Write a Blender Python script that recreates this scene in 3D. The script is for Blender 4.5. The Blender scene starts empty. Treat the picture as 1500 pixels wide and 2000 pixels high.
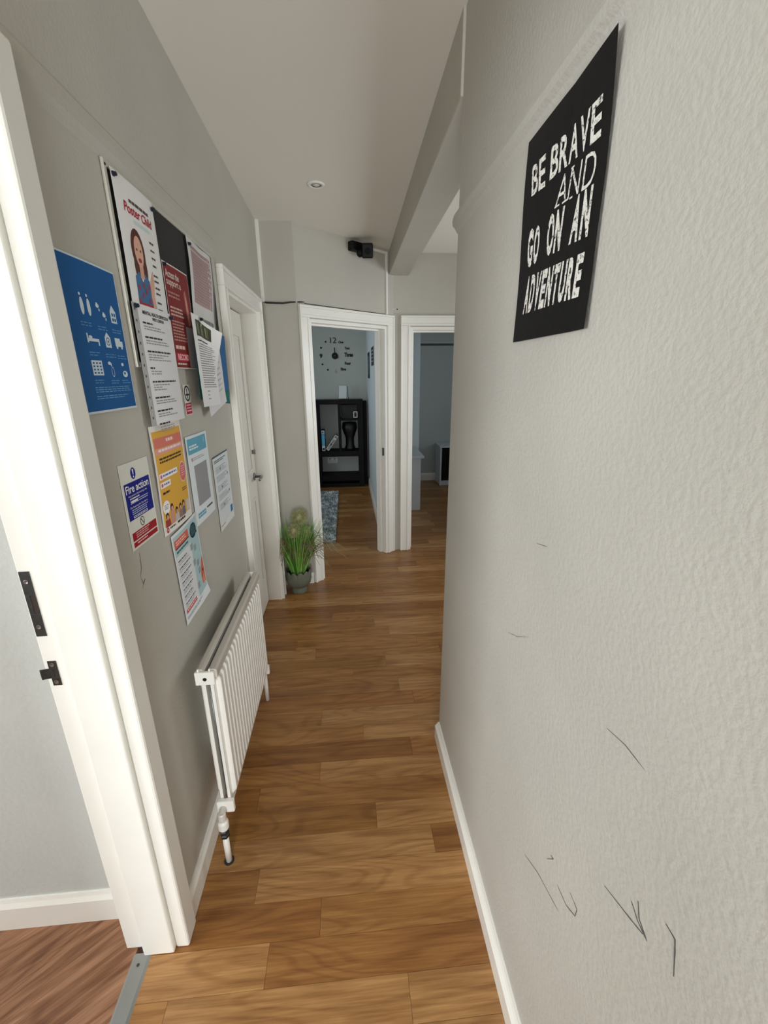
import bpy, bmesh, math, random
from mathutils import Vector, Matrix

random.seed(7)
SC = bpy.context.scene
COL = SC.collection

# ------------------------------------------------------------------ camera, world, daylight, exposure
def cam_setup():
    pitch, yaw, roll = 0.309226546, 0.0827586545, 0.00832593484
    cy, sy, cp, sp = math.cos(yaw), math.sin(yaw), math.cos(pitch), math.sin(pitch)
    f = Vector((sy*cp, cy*cp, -sp)); r = Vector((cy, -sy, 0)); d = f.cross(r)
    cr, sr = math.cos(roll), math.sin(roll)
    right = cr*r + sr*d; down = -sr*r + cr*d
    m = Matrix((( right.x, -down.x, -f.x, 0.0), (right.y, -down.y, -f.y, 0.0),
                (right.z, -down.z, -f.z, 1.62), (0, 0, 0, 1)))
    cd = bpy.data.cameras.new('camera'); co = bpy.data.objects.new('camera', cd)
    cd.sensor_fit = 'HORIZONTAL'; cd.sensor_width = 36.0; cd.lens = 36.0*842.333/1500.0
    cd.clip_start = 0.02; cd.clip_end = 60
    co.matrix_world = m; COL.objects.link(co); SC.camera = co
cam_setup()

W = bpy.data.worlds.new('sky'); SC.world = W; W.use_nodes = True
W.node_tree.nodes['Background'].inputs[0].default_value = (0.75, 0.87, 1.0, 1)
W.node_tree.nodes['Background'].inputs[1].default_value = 1.0

def area(name, loc, rot, sx, sy, power, col):
    l = bpy.data.lights.new(name, 'AREA'); l.shape = 'RECTANGLE'; l.size = sx; l.size_y = sy
    l.energy = power; l.color = col
    o = bpy.data.objects.new(name, l); o.location = loc; o.rotation_euler = rot; COL.objects.link(o)
    return o
HP = math.pi/2
area('daylight_entrance', (-0.08, -2.17, 1.30), (HP, 0, 0), 0.74, 1.75, 46, (0.96, 0.99, 1.0))
area('daylight_side_room', (-3.15, -0.45, 1.45), (0, -HP, 0), 1.35, 1.9, 54, (0.96, 0.99, 1.0))
area('daylight_clock_room', (-1.92, 5.0, 1.50), (0, -HP, 0), 1.2, 1.7, 7.5, (0.90, 0.98, 1.0))
area('daylight_desk_room', (2.62, 5.0, 1.50), (0, HP, 0), 1.2, 1.4, 2.2, (0.86, 0.95, 1.0))
area('added_recess_fill', (1.93, 2.72, 1.50), (0, HP, 0), 1.15, 1.1, 11, (0.96, 0.99, 1.0))  # added fill to brighten the far end of the hallway

SC.view_settings.view_transform = 'Standard'; SC.view_settings.look = 'None'
SC.view_settings.gamma = 1.0; SC.view_settings.use_curve_mapping = False
SC.view_settings.exposure = 0.58
SC.cycles.use_denoising = True
SC.cycles.max_bounces = 14; SC.cycles.diffuse_bounces = 10; SC.cycles.transparent_max_bounces = 12
SC.cycles.caustics_reflective = False; SC.cycles.caustics_refractive = False

# ------------------------------------------------------------------ materials
def lin(c): return tuple(((v/255)/12.92 if v/255 <= .04045 else ((v/255+.055)/1.055)**2.4) for v in c)
MATS = {}
def mat(name, rgb, rough=.5, metal=0.0, bump=None, var=None, spec=.5):
    if name in MATS: return MATS[name]
    m = bpy.data.materials.new(name); m.use_nodes = True; nt = m.node_tree; b = nt.nodes['Principled BSDF']
    c = lin(rgb) + (1,)
    b.inputs['Base Color'].default_value = c; b.inputs['Roughness'].default_value = rough
    b.inputs['Metallic'].default_value = metal; b.inputs['Specular IOR Level'].default_value = spec
    geo = nt.nodes.new('ShaderNodeNewGeometry')
    if var:      # (scale, amount, detail): soft patchy grime
        n = nt.nodes.new('ShaderNodeTexNoise'); n.inputs['Scale'].default_value = var[0]; n.inputs['Detail'].default_value = var[2]
        nt.links.new(geo.outputs['Position'], n.inputs['Vector'])
        r = nt.nodes.new('ShaderNodeMapRange'); r.inputs['From Min'].default_value = .3; r.inputs['From Max'].default_value = .7
        r.inputs['To Min'].default_value = 1-var[1]; r.inputs['To Max'].default_value = 1+var[1]*.4
        nt.links.new(n.outputs['Fac'], r.inputs['Value'])
        mx = nt.nodes.new('ShaderNodeVectorMath'); mx.operation = 'SCALE'; mx.inputs[0].default_value = c[:3]
        nt.links.new(r.outputs['Result'], mx.inputs['Scale']); nt.links.new(mx.outputs['Vector'], b.inputs['Base Color'])
    if bump:     # [(scale, strength, detail), ...]
        prev = None
        for sc_, st, dt in bump:
            n = nt.nodes.new('ShaderNodeTexNoise'); n.inputs['Scale'].default_value = sc_; n.inputs['Detail'].default_value = dt
            nt.links.new(geo.outputs['Position'], n.inputs['Vector'])
            bp = nt.nodes.new('ShaderNodeBump'); bp.inputs['Strength'].default_value = st; bp.inputs['Distance'].default_value = .01
            nt.links.new(n.outputs['Fac'], bp.inputs['Height'])
            if prev: nt.links.new(prev.outputs['Normal'], bp.inputs['Normal'])
            prev = bp
        nt.links.new(prev.outputs['Normal'], b.inputs['Normal'])
    MATS[name] = m
    return m

WALL = mat('wall_paint', (184, 180.5, 171), .6, bump=[(9, .07, 2), (110, .10, 3)], var=(2.6, .05, 3))
WALLR = mat('plaster_paint', (189, 187, 180), .55, bump=[(6, .06, 2), (110, .13, 3)], var=(2.4, .075, 4))
COOL = mat('cool_paint', (172, 178, 174), .6, bump=[(60, .1, 2)])
CEIL = mat('ceiling_paint', (228, 224, 215), .8, bump=[(30, .05, 2)])
WHITE = mat('white_gloss', (236, 235, 229), .28, bump=[(14, .03, 2)], var=(7, .025, 3))
OFFW = mat('door_white', (226, 223, 215), .38, bump=[(14, .02, 2)])
RADW = mat('radiator_enamel', (238, 237, 233), .22)
RADT = mat('radiator_top', (192, 186, 177), .35)
DARKM = mat('dark_cavity', (38, 44, 48), .6)
STEEL = mat('steel', (150, 150, 150), .28, 1.0)
DSTEEL = mat('tarnished_steel', (78, 80, 80), .42, .9, var=(90, .2, 2))
ALU = mat('aluminium', (150, 152, 150), .4, .7, bump=[(60, .05, 2)])
FELT = mat('charcoal_felt', (44, 43, 42), .95, bump=[(400, .3, 2)])
BLACK = mat('black_plastic', (11, 11, 12), .55, spec=.25)
CABLE = mat('black_cable', (18, 18, 18), .5)
DKWOOD = mat('black_brown_veneer', (11, 10, 10), .6, spec=.2)
NAVY = mat('pin_navy', (22, 24, 46), .3)
PVC = mat('white_pvc', (232, 230, 224), .35)
SCUFF = mat('scuff', (96, 93, 92), .8)
GREY = mat('sage_ceramic', (102, 105, 92), .65, spec=.25)
SOIL = mat('soil', (40, 34, 26), .95)
GREEN = None

def wood(name, from_object=True, base=(170, 120, 72), ang=0.0, rough=.3, contrast=.5, sc=1.0):
    m = bpy.data.materials.new(name); m.use_nodes = True; nt = m.node_tree; L = nt.links.new
    b = nt.nodes['Principled BSDF']; b.inputs['Roughness'].default_value = rough
    geo = nt.nodes.new('ShaderNodeNewGeometry'); oi = nt.nodes.new('ShaderNodeObjectInfo')
    rot = nt.nodes.new('ShaderNodeVectorRotate'); rot.rotation_type = 'Z_AXIS'; rot.inputs['Angle'].default_value = -ang
    L(geo.outputs['Position'], rot.inputs['Vector'])
    off = nt.nodes.new('ShaderNodeMath'); off.operation = 'MULTIPLY'; off.inputs[1].default_value = 61.0 if from_object else 0
    L(oi.outputs['Random'], off.inputs[0])
    add = nt.nodes.new('ShaderNodeVectorMath'); add.operation = 'ADD'; L(rot.outputs['Vector'], add.inputs[0]); L(off.outputs[0], add.inputs[1])
    def stretch(v):
        s = nt.nodes.new('ShaderNodeVectorMath'); s.operation = 'MULTIPLY'; s.inputs[1].default_value = v
        L(add.outputs['Vector'], s.inputs[0]); return s
    def noise(v, scale, det, dist):
        n = nt.nodes.new('ShaderNodeTexNoise'); n.inputs['Scale'].default_value = scale; n.inputs['Detail'].default_value = det
        n.inputs['Distortion'].default_value = dist; L(stretch(v).outputs['Vector'], n.inputs['Vector']); return n
    n1 = noise((1.5*sc, 20*sc, 1), 2.0, 6, .6)
    n2 = noise((5*sc, 130*sc, 1), 2.0, 4, .2)
    # growth-ring arches: contour lines of a slow noise
    n3 = noise((1.0*sc, 5.5*sc, 1), 1.1, 1, .3)
    mm = nt.nodes.new('ShaderNodeMath'); mm.operation = 'MULTIPLY'; mm.inputs[1].default_value = 85; L(n3.outputs['Fac'], mm.inputs[0])
    sn = nt.nodes.new('ShaderNodeMath'); sn.operation = 'SINE'; L(mm.outputs[0], sn.inputs[0])
    def rng(src, a, c, lo, hi):
        r = nt.nodes.new('ShaderNodeMapRange'); r.inputs['From Min'].default_value = a; r.inputs['From Max'].default_value = c
        r.inputs['To Min'].default_value = lo; r.inputs['To Max'].default_value = hi; L(src, r.inputs['Value']); return r
    r1 = rng(n1.outputs['Fac'], .3, .7, 1-.42*contrast, 1+.22*contrast)
    r2 = rng(n2.outputs['Fac'], .3, .7, 1-.26*contrast, 1+.14*contrast)
    r3 = rng(sn.outputs[0], .2, 1, 1+.03*contrast, 1-.22*contrast)
    p = nt.nodes.new('ShaderNodeMath'); p.operation = 'MULTIPLY'; L(r1.outputs[0], p.inputs[0]); L(r2.outputs[0], p.inputs[1])
    p2 = nt.nodes.new('ShaderNodeMath'); p2.operation = 'MULTIPLY'; L(p.outputs[0], p2.inputs[0]); L(r3.outputs[0], p2.inputs[1])
    # darker grain is redder: per-channel power
    sep = nt.nodes.new('ShaderNodeCombineXYZ')
    for i, e in enumerate((.82, 1.05, 1.3)):
        q = nt.nodes.new('ShaderNodeMath'); q.operation = 'POWER'; L(p2.outputs[0], q.inputs[0]); q.inputs[1].default_value = e
        L(q.outputs[0], sep.inputs[i])
    mul = nt.nodes.new('ShaderNodeVectorMath'); mul.operation = 'MULTIPLY'; L(sep.outputs[0], mul.inputs[0])
    if from_object: L(oi.outputs['Color'], mul.inputs[1])
    else: mul.inputs[1].default_value = lin(base)
    L(mul.outputs['Vector'], b.inputs['Base Color'])
    bp = nt.nodes.new('ShaderNodeBump'); bp.inputs['Strength'].default_value = .06; bp.inputs['Distance'].default_value = .002
    L(n2.outputs['Fac'], bp.inputs['Height']); L(bp.outputs['Normal'], b.inputs['Normal'])
    return m
PLANK = wood('oak_laminate', True, rough=.33, contrast=.85)
SIDEWOOD = wood('walnut_laminate', False, (150, 108, 80), ang=math.radians(36), rough=.4, contrast=1.25, sc=1.0)
SLAB = wood('oak_underlay', False, (120, 78, 44), rough=.4)

def glass_mat():
    m = bpy.data.materials.new('window_glass'); m.use_nodes = True; nt = m.node_tree; nt.nodes.clear()
    o = nt.nodes.new('ShaderNodeOutputMaterial'); t = nt.nodes.new('ShaderNodeBsdfTransparent'); g = nt.nodes.new('ShaderNodeBsdfGlossy')
    g.inputs['Roughness'].default_value = .03; x = nt.nodes.new('ShaderNodeMixShader'); x.inputs[0].default_value = .08
    nt.links.new(t.outputs[0], x.inputs[1]); nt.links.new(g.outputs[0], x.inputs[2]); nt.links.new(x.outputs[0], o.inputs['Surface'])
    return m
GLASS = glass_mat()
def film_mat():
    m = bpy.data.materials.new('clear_sleeve'); m.use_nodes = True; nt = m.node_tree; nt.nodes.clear()
    o = nt.nodes.new('ShaderNodeOutputMaterial'); t = nt.nodes.new('ShaderNodeBsdfTransparent'); g = nt.nodes.new('ShaderNodeBsdfPrincipled')
    g.inputs['Base Color'].default_value = (.8, .8, .8, 1); g.inputs['Roughness'].default_value = .15
    x = nt.nodes.new('ShaderNodeMixShader'); x.inputs[0].default_value = .13
    nt.links.new(t.outputs[0], x.inputs[1]); nt.links.new(g.outputs[0], x.inputs[2]); nt.links.new(x.outputs[0], o.inputs['Surface'])
    return m
FILM = film_mat()
def worn_print():
    m = bpy.data.materials.new('worn_white_print'); m.use_nodes = True; nt = m.node_tree; b = nt.nodes['Principled BSDF']
    g = nt.nodes.new('ShaderNodeNewGeometry'); n = nt.nodes.new('ShaderNodeTexNoise'); n.inputs['Scale'].default_value = 160
    n.inputs['Detail'].default_value = 6; n.inputs['Roughness'].default_value = .75; nt.links.new(g.outputs['Position'], n.inputs['Vector'])
    r = nt.nodes.new('ShaderNodeValToRGB'); r.color_ramp.elements[0].position = .41; r.color_ramp.elements[1].position = .46
    r.color_ramp.elements[0].color = lin((40, 40, 40)) + (1,); r.color_ramp.elements[1].color = lin((232, 230, 224)) + (1,)
    nt.links.new(n.outputs['Fac'], r.inputs['Fac']); nt.links.new(r.outputs['Color'], b.inputs['Base Color']); b.inputs['Roughness'].default_value = .5
    return m
WORN = worn_print()
def ink(rgb): return mat('ink_%d_%d_%d' % rgb, rgb, .6, spec=.2)
def paper_mat(rgb): return mat('paper_%d_%d_%d' % rgb, rgb, .6, spec=.25, bump=[(25, .05, 2)])

# ------------------------------------------------------------------ geometry helpers
ORG = {}
class MB:
    def __init__(s): s.v = []; s.f = []
    def add(s, vs, fs):
        o = len(s.v); s.v += [Vector(p) for p in vs]; s.f += [tuple(i+o for i in f) for f in fs]; return s
    def box(s, x0, x1, y0, y1, z0, z1):
        return s.add([(x0,y0,z0),(x1,y0,z0),(x1,y1,z0),(x0,y1,z0),(x0,y0,z1),(x1,y0,z1),(x1,y1,z1),(x0,y1,z1)],
              [(0,3,2,1),(4,5,6,7),(0,1,5,4),(1,2,6,5),(2,3,7,6),(3,0,4,7)])
    def fbox(s, F, a0, a1, z0, z1, d0, d1):
        """box in a wall frame F: a along the wall, z up, d out of the wall"""
        p, t, n = F
        def P(a, z, d): q = p + t*a + n*d; return (q.x, q.y, z)
        vs = [P(a, z, d) for z in (z0, z1) for d in (d0, d1) for a in (a0, a1)]
        return s.add(vs, [(0,1,3,2),(4,6,7,5),(0,4,5,1),(2,3,7,6),(0,2,6,4),(1,5,7,3)])
    def obox(s, c, ax, ay, az, hx, hy, hz):
        c, ax, ay, az = Vector(c), Vector(ax), Vector(ay), Vector(az)
        vs = [c + ax*i*hx + ay*j*hy + az*k*hz for k in (-1,1) for j in (-1,1) for i in (-1,1)]
        return s.add(vs, [(0,2,3,1),(4,5,7,6),(0,1,5,4),(2,6,7,3),(0,4,6,2),(1,3,7,5)])
    def prism(s, prof, vec):
        n = len(prof); vec = Vector(vec); a = [Vector(p) for p in prof]
        return s.add(a + [p+vec for p in a], [tuple(range(n))[::-1], tuple(range(n, 2*n))] + [(i, (i+1) % n, n+(i+1) % n, n+i) for i in range(n)])
    def tube(s, path, r, seg=8, caps=True):
        path = [Vector(p) for p in path]; n = len(path); rs = r if isinstance(r, (list, tuple)) else [r]*n
        vs = []; ref = None
        for i, p in enumerate(path):
            d = (path[min(i+1, n-1)] - path[max(i-1, 0)]).normalized()
            if ref is None: ref = Vector((0,0,1)) if abs(d.z) < .9 else Vector((1,0,0))
            u = d.cross(ref).normalized(); w = d.cross(u).normalized(); ref = -w if False else ref
            vs += [p + (u*math.cos(2*math.pi*k/seg) + w*math.sin(2*math.pi*k/seg))*rs[i] for k in range(seg)]
        fs = [(i*seg+k, i*seg+(k+1) % seg, (i+1)*seg+(k+1) % seg, (i+1)*seg+k) for i in range(n-1) for k in range(seg)]
        if caps: fs += [tuple(range(seg))[::-1], tuple((n-1)*seg+k for k in range(seg))]
        return s.add(vs, fs)
    def lathe(s, c, prof, seg=32, axis='z', zmod=None):
        c = Vector(c); vs = []; n = len(prof)
        for i, (r, h) in enumerate(prof):
            for k in range(seg):
                a = 2*math.pi*k/seg; hh = h + (zmod(i, a) if zmod else 0)
                q = {'z': (r*math.cos(a), r*math.sin(a), hh), 'x': (hh, r*math.cos(a), r*math.sin(a)), 'y': (r*math.cos(a), hh, r*math.sin(a))}[axis]
                vs.append(c + Vector(q))
        fs = [(i*seg+k, i*seg+(k+1) % seg, (i+1)*seg+(k+1) % seg, (i+1)*seg+k) for i in range(n-1) for k in range(seg)]
        fs += [tuple(range(seg))[::-1], tuple((n-1)*seg+k for k in range(seg))]
        return s.add(vs, fs)
    def ball(s, c, r, seg=12, rings=8):
        return s.lathe(c, [(r*math.sin(math.pi*(i+.02)/(rings+.04)), -r*math.cos(math.pi*(i+.02)/(rings+.04))) for i in range(rings+1)], seg)
    def build(s, name, m, parent=None, origin=None, bevel=0, smooth=False, normals=True, kind=None):
        if parent is not None: org = ORG[parent.name]
        elif origin is not None: org = Vector(origin)
        else:
            lo = Vector([min(p[i] for p in s.v) for i in range(3)]); hi = Vector([max(p[i] for p in s.v) for i in range(3)])
            org = Vector(((lo.x+hi.x)/2, (lo.y+hi.y)/2, lo.z))
        me = bpy.data.meshes.new(name); me.from_pydata([p-org for p in s.v], [], s.f)
        if normals:
            bm = bmesh.new(); bm.from_mesh(me); bmesh.ops.recalc_face_normals(bm, faces=bm.faces); bm.to_mesh(me); bm.free()
        if smooth:
            for p in me.polygons: p.use_smooth = True
        me.materials.append(m)
        o = bpy.data.objects.new(name, me); COL.objects.link(o)
        if parent is not None: o.parent = parent
        else: o.location = org
        if bevel:
            b = o.modifiers.new('edge', 'BEVEL'); b.width = bevel; b.segments = 2; b.limit_method = 'ANGLE'; b.harden_normals = False
        if kind: o['kind'] = kind
        ORG[o.name] = org
        return o

def tag(o, label, cat=None, group=None, kind=None):
    o['label'] = label
    if cat: o['category'] = cat
    if group: o['group'] = group
    if kind: o['kind'] = kind
    return o
def struct(o, label): return tag(o, label, kind='structure')
def thing(name, loc, label, cat=None, group=None, kind=None):
    o = bpy.data.objects.new(name, None); o.empty_display_size = .1; COL.objects.link(o); o.location = loc
    ORG[o.name] = Vector(loc); return tag(o, label, cat, group, kind)
def frame(px, py, tx, ty):
    t = Vector((tx, ty, 0)).normalized(); return (Vector((px, py, 0)), t, Vector((t.y, -t.x, 0)))

# ------------------------------------------------------------------ the setting
WT = 2.78                                  # walls run up behind the sloping ceiling
def ceil_z(y): return 2.545 + (3.6-y)*.037
# ceiling: one gently sloping slab
m = MB(); m.prism([(-3.4,-2.4,ceil_z(-2.4)), (2.9,-2.4,ceil_z(-2.4)), (2.9,6.85,ceil_z(6.85)), (-3.4,6.85,ceil_z(6.85))], (0,0,.12))
struct(m.build('ceiling', CEIL), 'off-white plastered ceiling over the hallway')

LX = -0.54                                 # hallway face of the left wall
LB = -0.69                                 # its back
m = MB()
m.box(LB, LX, -2.3, 0.06, 0, WT); m.box(LB, LX, 0.06, .893, 2.055, WT)
m.box(LB, LX, .893, 2.20, 0, WT); m.box(LB, LX, 2.20, 2.985, 2.0, WT); m.box(LB, LX, 2.985, 3.33, 0, WT)
wall_left = struct(m.build('wall_left', WALL), 'warm grey hallway wall carrying the notice board')
RX = 0.38
m = MB(); m.box(RX, .54, -2.3, 1.588, 0, WT)
wall_right = struct(m.build('wall_right', WALLR, bevel=.006), 'pale grey scuffed plaster wall carrying the black slogan poster')
m = MB(); m.prism([(.372,1.585,2.412), (.372,3.86,2.372), (.535,3.86,2.372), (.535,1.585,2.412)], (0,0,.36))
struct(m.build('ceiling_beam', WALL, bevel=.004), 'boxed grey beam running along the ceiling to the far wall')
m = MB(); m.box(LX, -.31, 3.23, 3.33, 0, WT); m.box(-2.05, LB, 3.23, 3.33, 0, WT)
struct(m.build('wall_far_left', WALL), 'short grey wall facing the hallway behind the potted grass')
FA = frame(-.31, 3.23, .76, .649)          # angled wall: a from 0 to .947
AL = .947
m = MB(); m.fbox(FA, 0, .085, 0, WT, -.11, 0); m.fbox(FA, .085, .86, 1.99, WT, -.11, 0); m.fbox(FA, .86, AL+.03, 0, WT, -.11, 0)
struct(m.build('wall_angled', WALL), 'angled grey wall with the doorway to the clock room')
FE = frame(.405, 3.845, 1, 0)              # end wall on the right
m = MB(); m.fbox(FE, 0, .145, 0, WT, -.11, 0); m.fbox(FE, .145, .93, 1.99, WT, -.11, 0); m.fbox(FE, .93, 2.4, 0, WT, -.11, 0)
wall_end = struct(m.build('wall_end', WALL), 'grey end wall with the doorway to the dim desk room')
m = MB(); m.box(.54, 2.1, 1.43, 1.588, 0, WT); m.box(2.0, 2.1, 1.588, 2.12, 0, WT); m.box(2.0, 2.1, 3.32, 3.845, 0, WT); m.box(2.0, 2.1, 2.12, 3.32, 0, .9); m.box(2.0, 2.1, 2.12, 3.32, 2.1, WT)
struct(m.build('wall_recess', WALL), 'grey walls of the recess behind the hallway corner')
m = MB(); m.box(LB, -.50, -2.3, -2.2, 0, WT); m.box(.34, .54, -2.3, -2.2, 0, WT); m.box(-.50, .34, -2.3, -2.2, 2.25, WT); m.box(-.50, .34, -2.3, -2.2, 0, .38)
struct(m.build('wall_entrance', WALL), 'entrance wall around the glazed front door')
# side room through the near doorway
m = MB(); m.box(-3.3, LB, .985, 1.09, 0, WT)
wall_side = struct(m.build('wall_side_room', mat('side_room_paint', (196, 199, 197), .6, bump=[(70, .12, 2)], var=(3, .04, 3))), 'light grey wall seen through the near doorway')
m = MB(); m.box(-3.3, LB, -2.3, -2.2, 0, WT); m.box(-3.3, -3.2, -2.3, -1.4, 0, WT); m.box(-3.3, -3.2, .5, 1.09, 0, WT)
m.box(-3.3, -3.2, -1.4, .5, 0, .75); m.box(-3.3, -3.2, -1.4, .5, 2.15, WT)
struct(m.build('wall_side_window', WALL), 'outer walls of the side room around its window')
# clock room and desk room
m = MB(); m.box(-2.05, 2.75, 6.65, 6.76, 0, WT)
wall_far = struct(m.build('wall_far', COOL), 'far grey wall behind the bookcase and the desk room cabinets')
m = MB(); m.box(.315, .42, 3.93, 6.65, 0, WT)
struct(m.build('wall_partition', mat('cool_paint_lit', (204, 214, 218), .6, bump=[(60, .1, 2)])), 'partition wall between the clock room and the desk room')  # lighter than the far wall: window light put into the colour
m = MB(); m.box(-2.05, -1.97, 3.33, 4.1, 0, WT); m.box(-2.05, -1.97, 5.9, 6.65, 0, WT); m.box(-2.05, -1.97, 4.1, 5.9, 0, .9); m.box(-2.05, -1.97, 4.1, 5.9, 2.1, WT)
struct(m.build('wall_clock_room', COOL), 'outer wall of the clock room around its window')
m = MB(); m.box(2.68, 2.76, 3.73, 4.3, 0, WT); m.box(2.68, 2.76, 5.7, 6.65, 0, WT); m.box(2.68, 2.76, 4.3, 5.7, 0, .9); m.box(2.68, 2.76, 4.3, 5.7, 2.1, WT)
struct(m.build('wall_desk_room', COOL), 'outer wall of the desk room around its window')
m = MB(); m.box(.42, .965, 5.8, 6.65, 0, WT)
struct(m.build('wall_chimney_breast', MATS['cool_paint_lit']), 'projecting chimney breast in the desk room, coloured lighter as if lit')  # same lightened colour stands in for light on its front face

# windows that let the daylight in
def window(name, label, x0, x1, y0, y1, z0, z1, alongx):
    e = thing(name, ((x0+x1)/2, (y0+y1)/2, z0), label, kind='structure')
    f = MB(); g = MB(); w = .05
    if alongx:
        yc = (y0+y1)/2
        f.box(x0, x0+w, y0, y1, z0, z1); f.box(x1-w, x1, y0, y1, z0, z1); f.box(x0+w, x1-w, y0, y1, z0, z0+w); f.box(x0+w, x1-w, y0, y1, z1-w, z1)
        g.box(x0+w, x1-w, yc-.003, yc+.003, z0+w, z1-w)
    else:
        xc = (x0+x1)/2; ym = (y0+y1)/2
        f.box(x0, x1, y0, y0+w, z0, z1); f.box(x0, x1, y1-w, y1, z0, z1); f.box(x0, x1, y0+w, y1-w, z0, z0+w); f.box(x0, x1, y0+w, y1-w, z1-w, z1); f.box(x0, x1, ym-.03, ym+.03, z0+w, z1-w)
        g.box(xc-.003, xc+.003, y0+w, y1-w, z0+w, z1-w)
    f.build('window_frame', WHITE, e, bevel=.004); g.build('pane', GLASS, e)
window('window_1', 'white framed window of the side room', -3.28, -3.22, -1.4, .5, .75, 2.15, False)
window('window_2', 'white framed window of the clock room', -2.04, -1.98, 4.1, 5.9, .9, 2.1, False)
window('window_3', 'white framed window of the desk room', 2.69, 2.75, 4.3, 5.7, .9, 2.1, False)
window('added_window', 'white framed window added in the recess to light the far hallway', 2.02, 2.08, 2.12, 3.32, .9, 2.1, False)  # unseen window, added so the far end gets more light
window('window_4', 'tall glazed panel of the entrance behind the hallway', -.50, .34, -2.28, -2.22, .38, 2.25, True)

# floors: oak laminate laid across the hallway, each strip its own piece
m = MB(); m.box(-.63, .42, -2.3, .893, -.06, -.004); m.box(-2.05, 2.76, .893, 6.76, -.06, -.004)
floor = struct(m.build('floor', SLAB), 'warm oak laminate floor of strips laid across the hallway')
PITCH = .1037
BASE = {'pale': (168, 125, 77), 'mid': (154, 109, 60), 'dark': (139, 94, 48), 'red': (147, 101, 54), 'amber': (144, 101, 51)}
FIXED = {-2: [(-.25,'mid'), (9,'pale')], -1: [(-.537,'mid'), (.12,'pale'), (9,'pale')], 0: [(-.282,'pale'), (9,'red')], 1: [(-.134,'dark'), (9,'mid')],
         2: [(-.349,'red'), (9,'pale')], 3: [(.264,'pale'), (9,'dark')], 4: [(.063,'amber'), (9,'pale')],
         5: [(-.403,'dark'), (9,'mid')], 6: [(-.164,'mid'), (9,'pale')], 7: [(.244,'dark'), (9,'mid')],
         8: [(.03,'mid'), (9,'pale')], 9: [(-.174,'mid'), (9,'pale')], 10: [(.30,'red'), (9,'mid')], 12: [(-.012,'mid'), (9,'mid')],
         13: [(.183,'amber'), (.62,'pale'), (9,'mid')], 15: [(-.361,'dark'), (.4,'mid'), (9,'mid')], 16: [(.233,'mid'), (.7,'pale'), (9,'mid')],
         17: [(.141,'mid'), (.8,'pale'), (9,'mid')], 18: [(-.15,'red'), (.6,'mid'), (9,'mid')], 21: [(.236,'mid'), (9,'mid')]}
plank_n = 0
def plank(x0, x1, y0, y1, tone):
    global plank_n
    mb = MB(); g = .0004; mb.box(x0+g, x1-g, y0+g, y1-g, -.004, 0)
    o = mb.build('plank', PLANK, floor, normals=False)
    b = lin(BASE[tone]); j = random.uniform(.95, 1.05); h = random.uniform(-.02, .02)
    o.color = (b[0]*j*(1+h), b[1]*j, b[2]*j*(1-h), 1); plank_n += 1
for k in range(-6, 57):
    y0 = .762 + k*PITCH; y1 = min(y0 + PITCH, 6.65)
    if y0 > 6.6: break
    if y0 < .89: spans = [(-.63, RX)]
    elif y0 < 1.5: spans = [(LX, RX)]
    elif 2.2 < y1 and y0 < 2.985: spans = [(-.675, 1.98)]
    elif y1 < 3.23: spans = [(LX, 1.98)]
    elif y1 < 3.95: spans = [(-.7, 1.98)]
    else: spans = [(-.75, .315), (.42, 1.95)]
    for a, b in spans:
        x = a
        cuts = FIXED.get(k) if (a < 0 and y1 < 3.2) else None
        if cuts:
            for c, tone in cuts:
                c = min(c, b)
                while c - x > .95:
                    plank(x, x+.62, y0, y1, tone); x += .62
                if c - x > .01: plank(x, c, y0, y1, tone)
                x = c
        else:
            first = True
            while x < b-.01:
                ln = random.uniform(.25, .8) if first else random.uniform(.55, .95)
                c = b if b-x-ln < .12 else x+ln; first = False
                plank(x, c, y0, y1, random.choice(['pale', 'mid', 'mid', 'dark', 'red', 'amber'])); x = c
m = MB(); m.box(-3.3, -.672, -2.3, .985, -.06, 0)
struct(m.build('floor', SIDEWOOD), 'darker walnut laminate floor of the side room')
m = MB(); m.prism([(-.675,.06,0), (-.668,.06,.004), (-.632,.06,.004), (-.624,.06,0)], (0,.812,0))
struct(m.build('trim_threshold', ALU), 'brushed metal threshold strip between the two floors')
t_ = bpy.data.objects['trim_threshold']
m = MB(); m.lathe((-.652,.845,.004), [(.004,0),(.004,.0012),(.002,.0016)], 12); m.build('screw', DSTEEL, t_)

# skirting boards
def skirt(name, label, F, a0, a1, h=.09, d=.014):
    m = MB(); p, t, n = F
    pr = [(0,0), (d,0), (d,h*.78), (d*.55,h*.9), (d*.35,h), (0,h)]
    m.prism([tuple(p + t*a0 + n*q[0]) [:2] + (q[1],) for q in pr], t*(a1-a0))
    return struct(m.build(name, WHITE), label)
FL = frame(LX, 0, 0, 1)                    # left wall: a = y, d towards the hallway
FR = frame(RX, 0, 0, -1)                   # right wall: a = -y
skirt('baseboard_left', 'white skirting board under the notice board wall', FL, .945, 2.134, .095)
skirt('baseboard_left_corner', 'short white skirting board between the panelled door and the corner', FL, 3.06, 3.215, .095)
skirt('baseboard_right', 'white skirting board along the scuffed plaster wall', FR, -1.58, 2.2, .085, .02)
skirt('baseboard_far_left', 'short white skirting board behind the potted grass', frame(LX, 3.23, 1, 0), 0, .23, .09)
skirt('baseboard_side_room', 'white skirting board of the side room', frame(-3.2, .985, 1, 0), 0, 2.5, .115, .016)
skirt('baseboard_partition', 'white skirting board along the clock room side wall', frame(.315, 0, 0, -1), -6.63, -3.98, .11, .014)
skirt('baseboard_far', 'white skirting board along the far wall', frame(-1.97, 6.65, 1, 0), 0, 2.28, .10)
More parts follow.
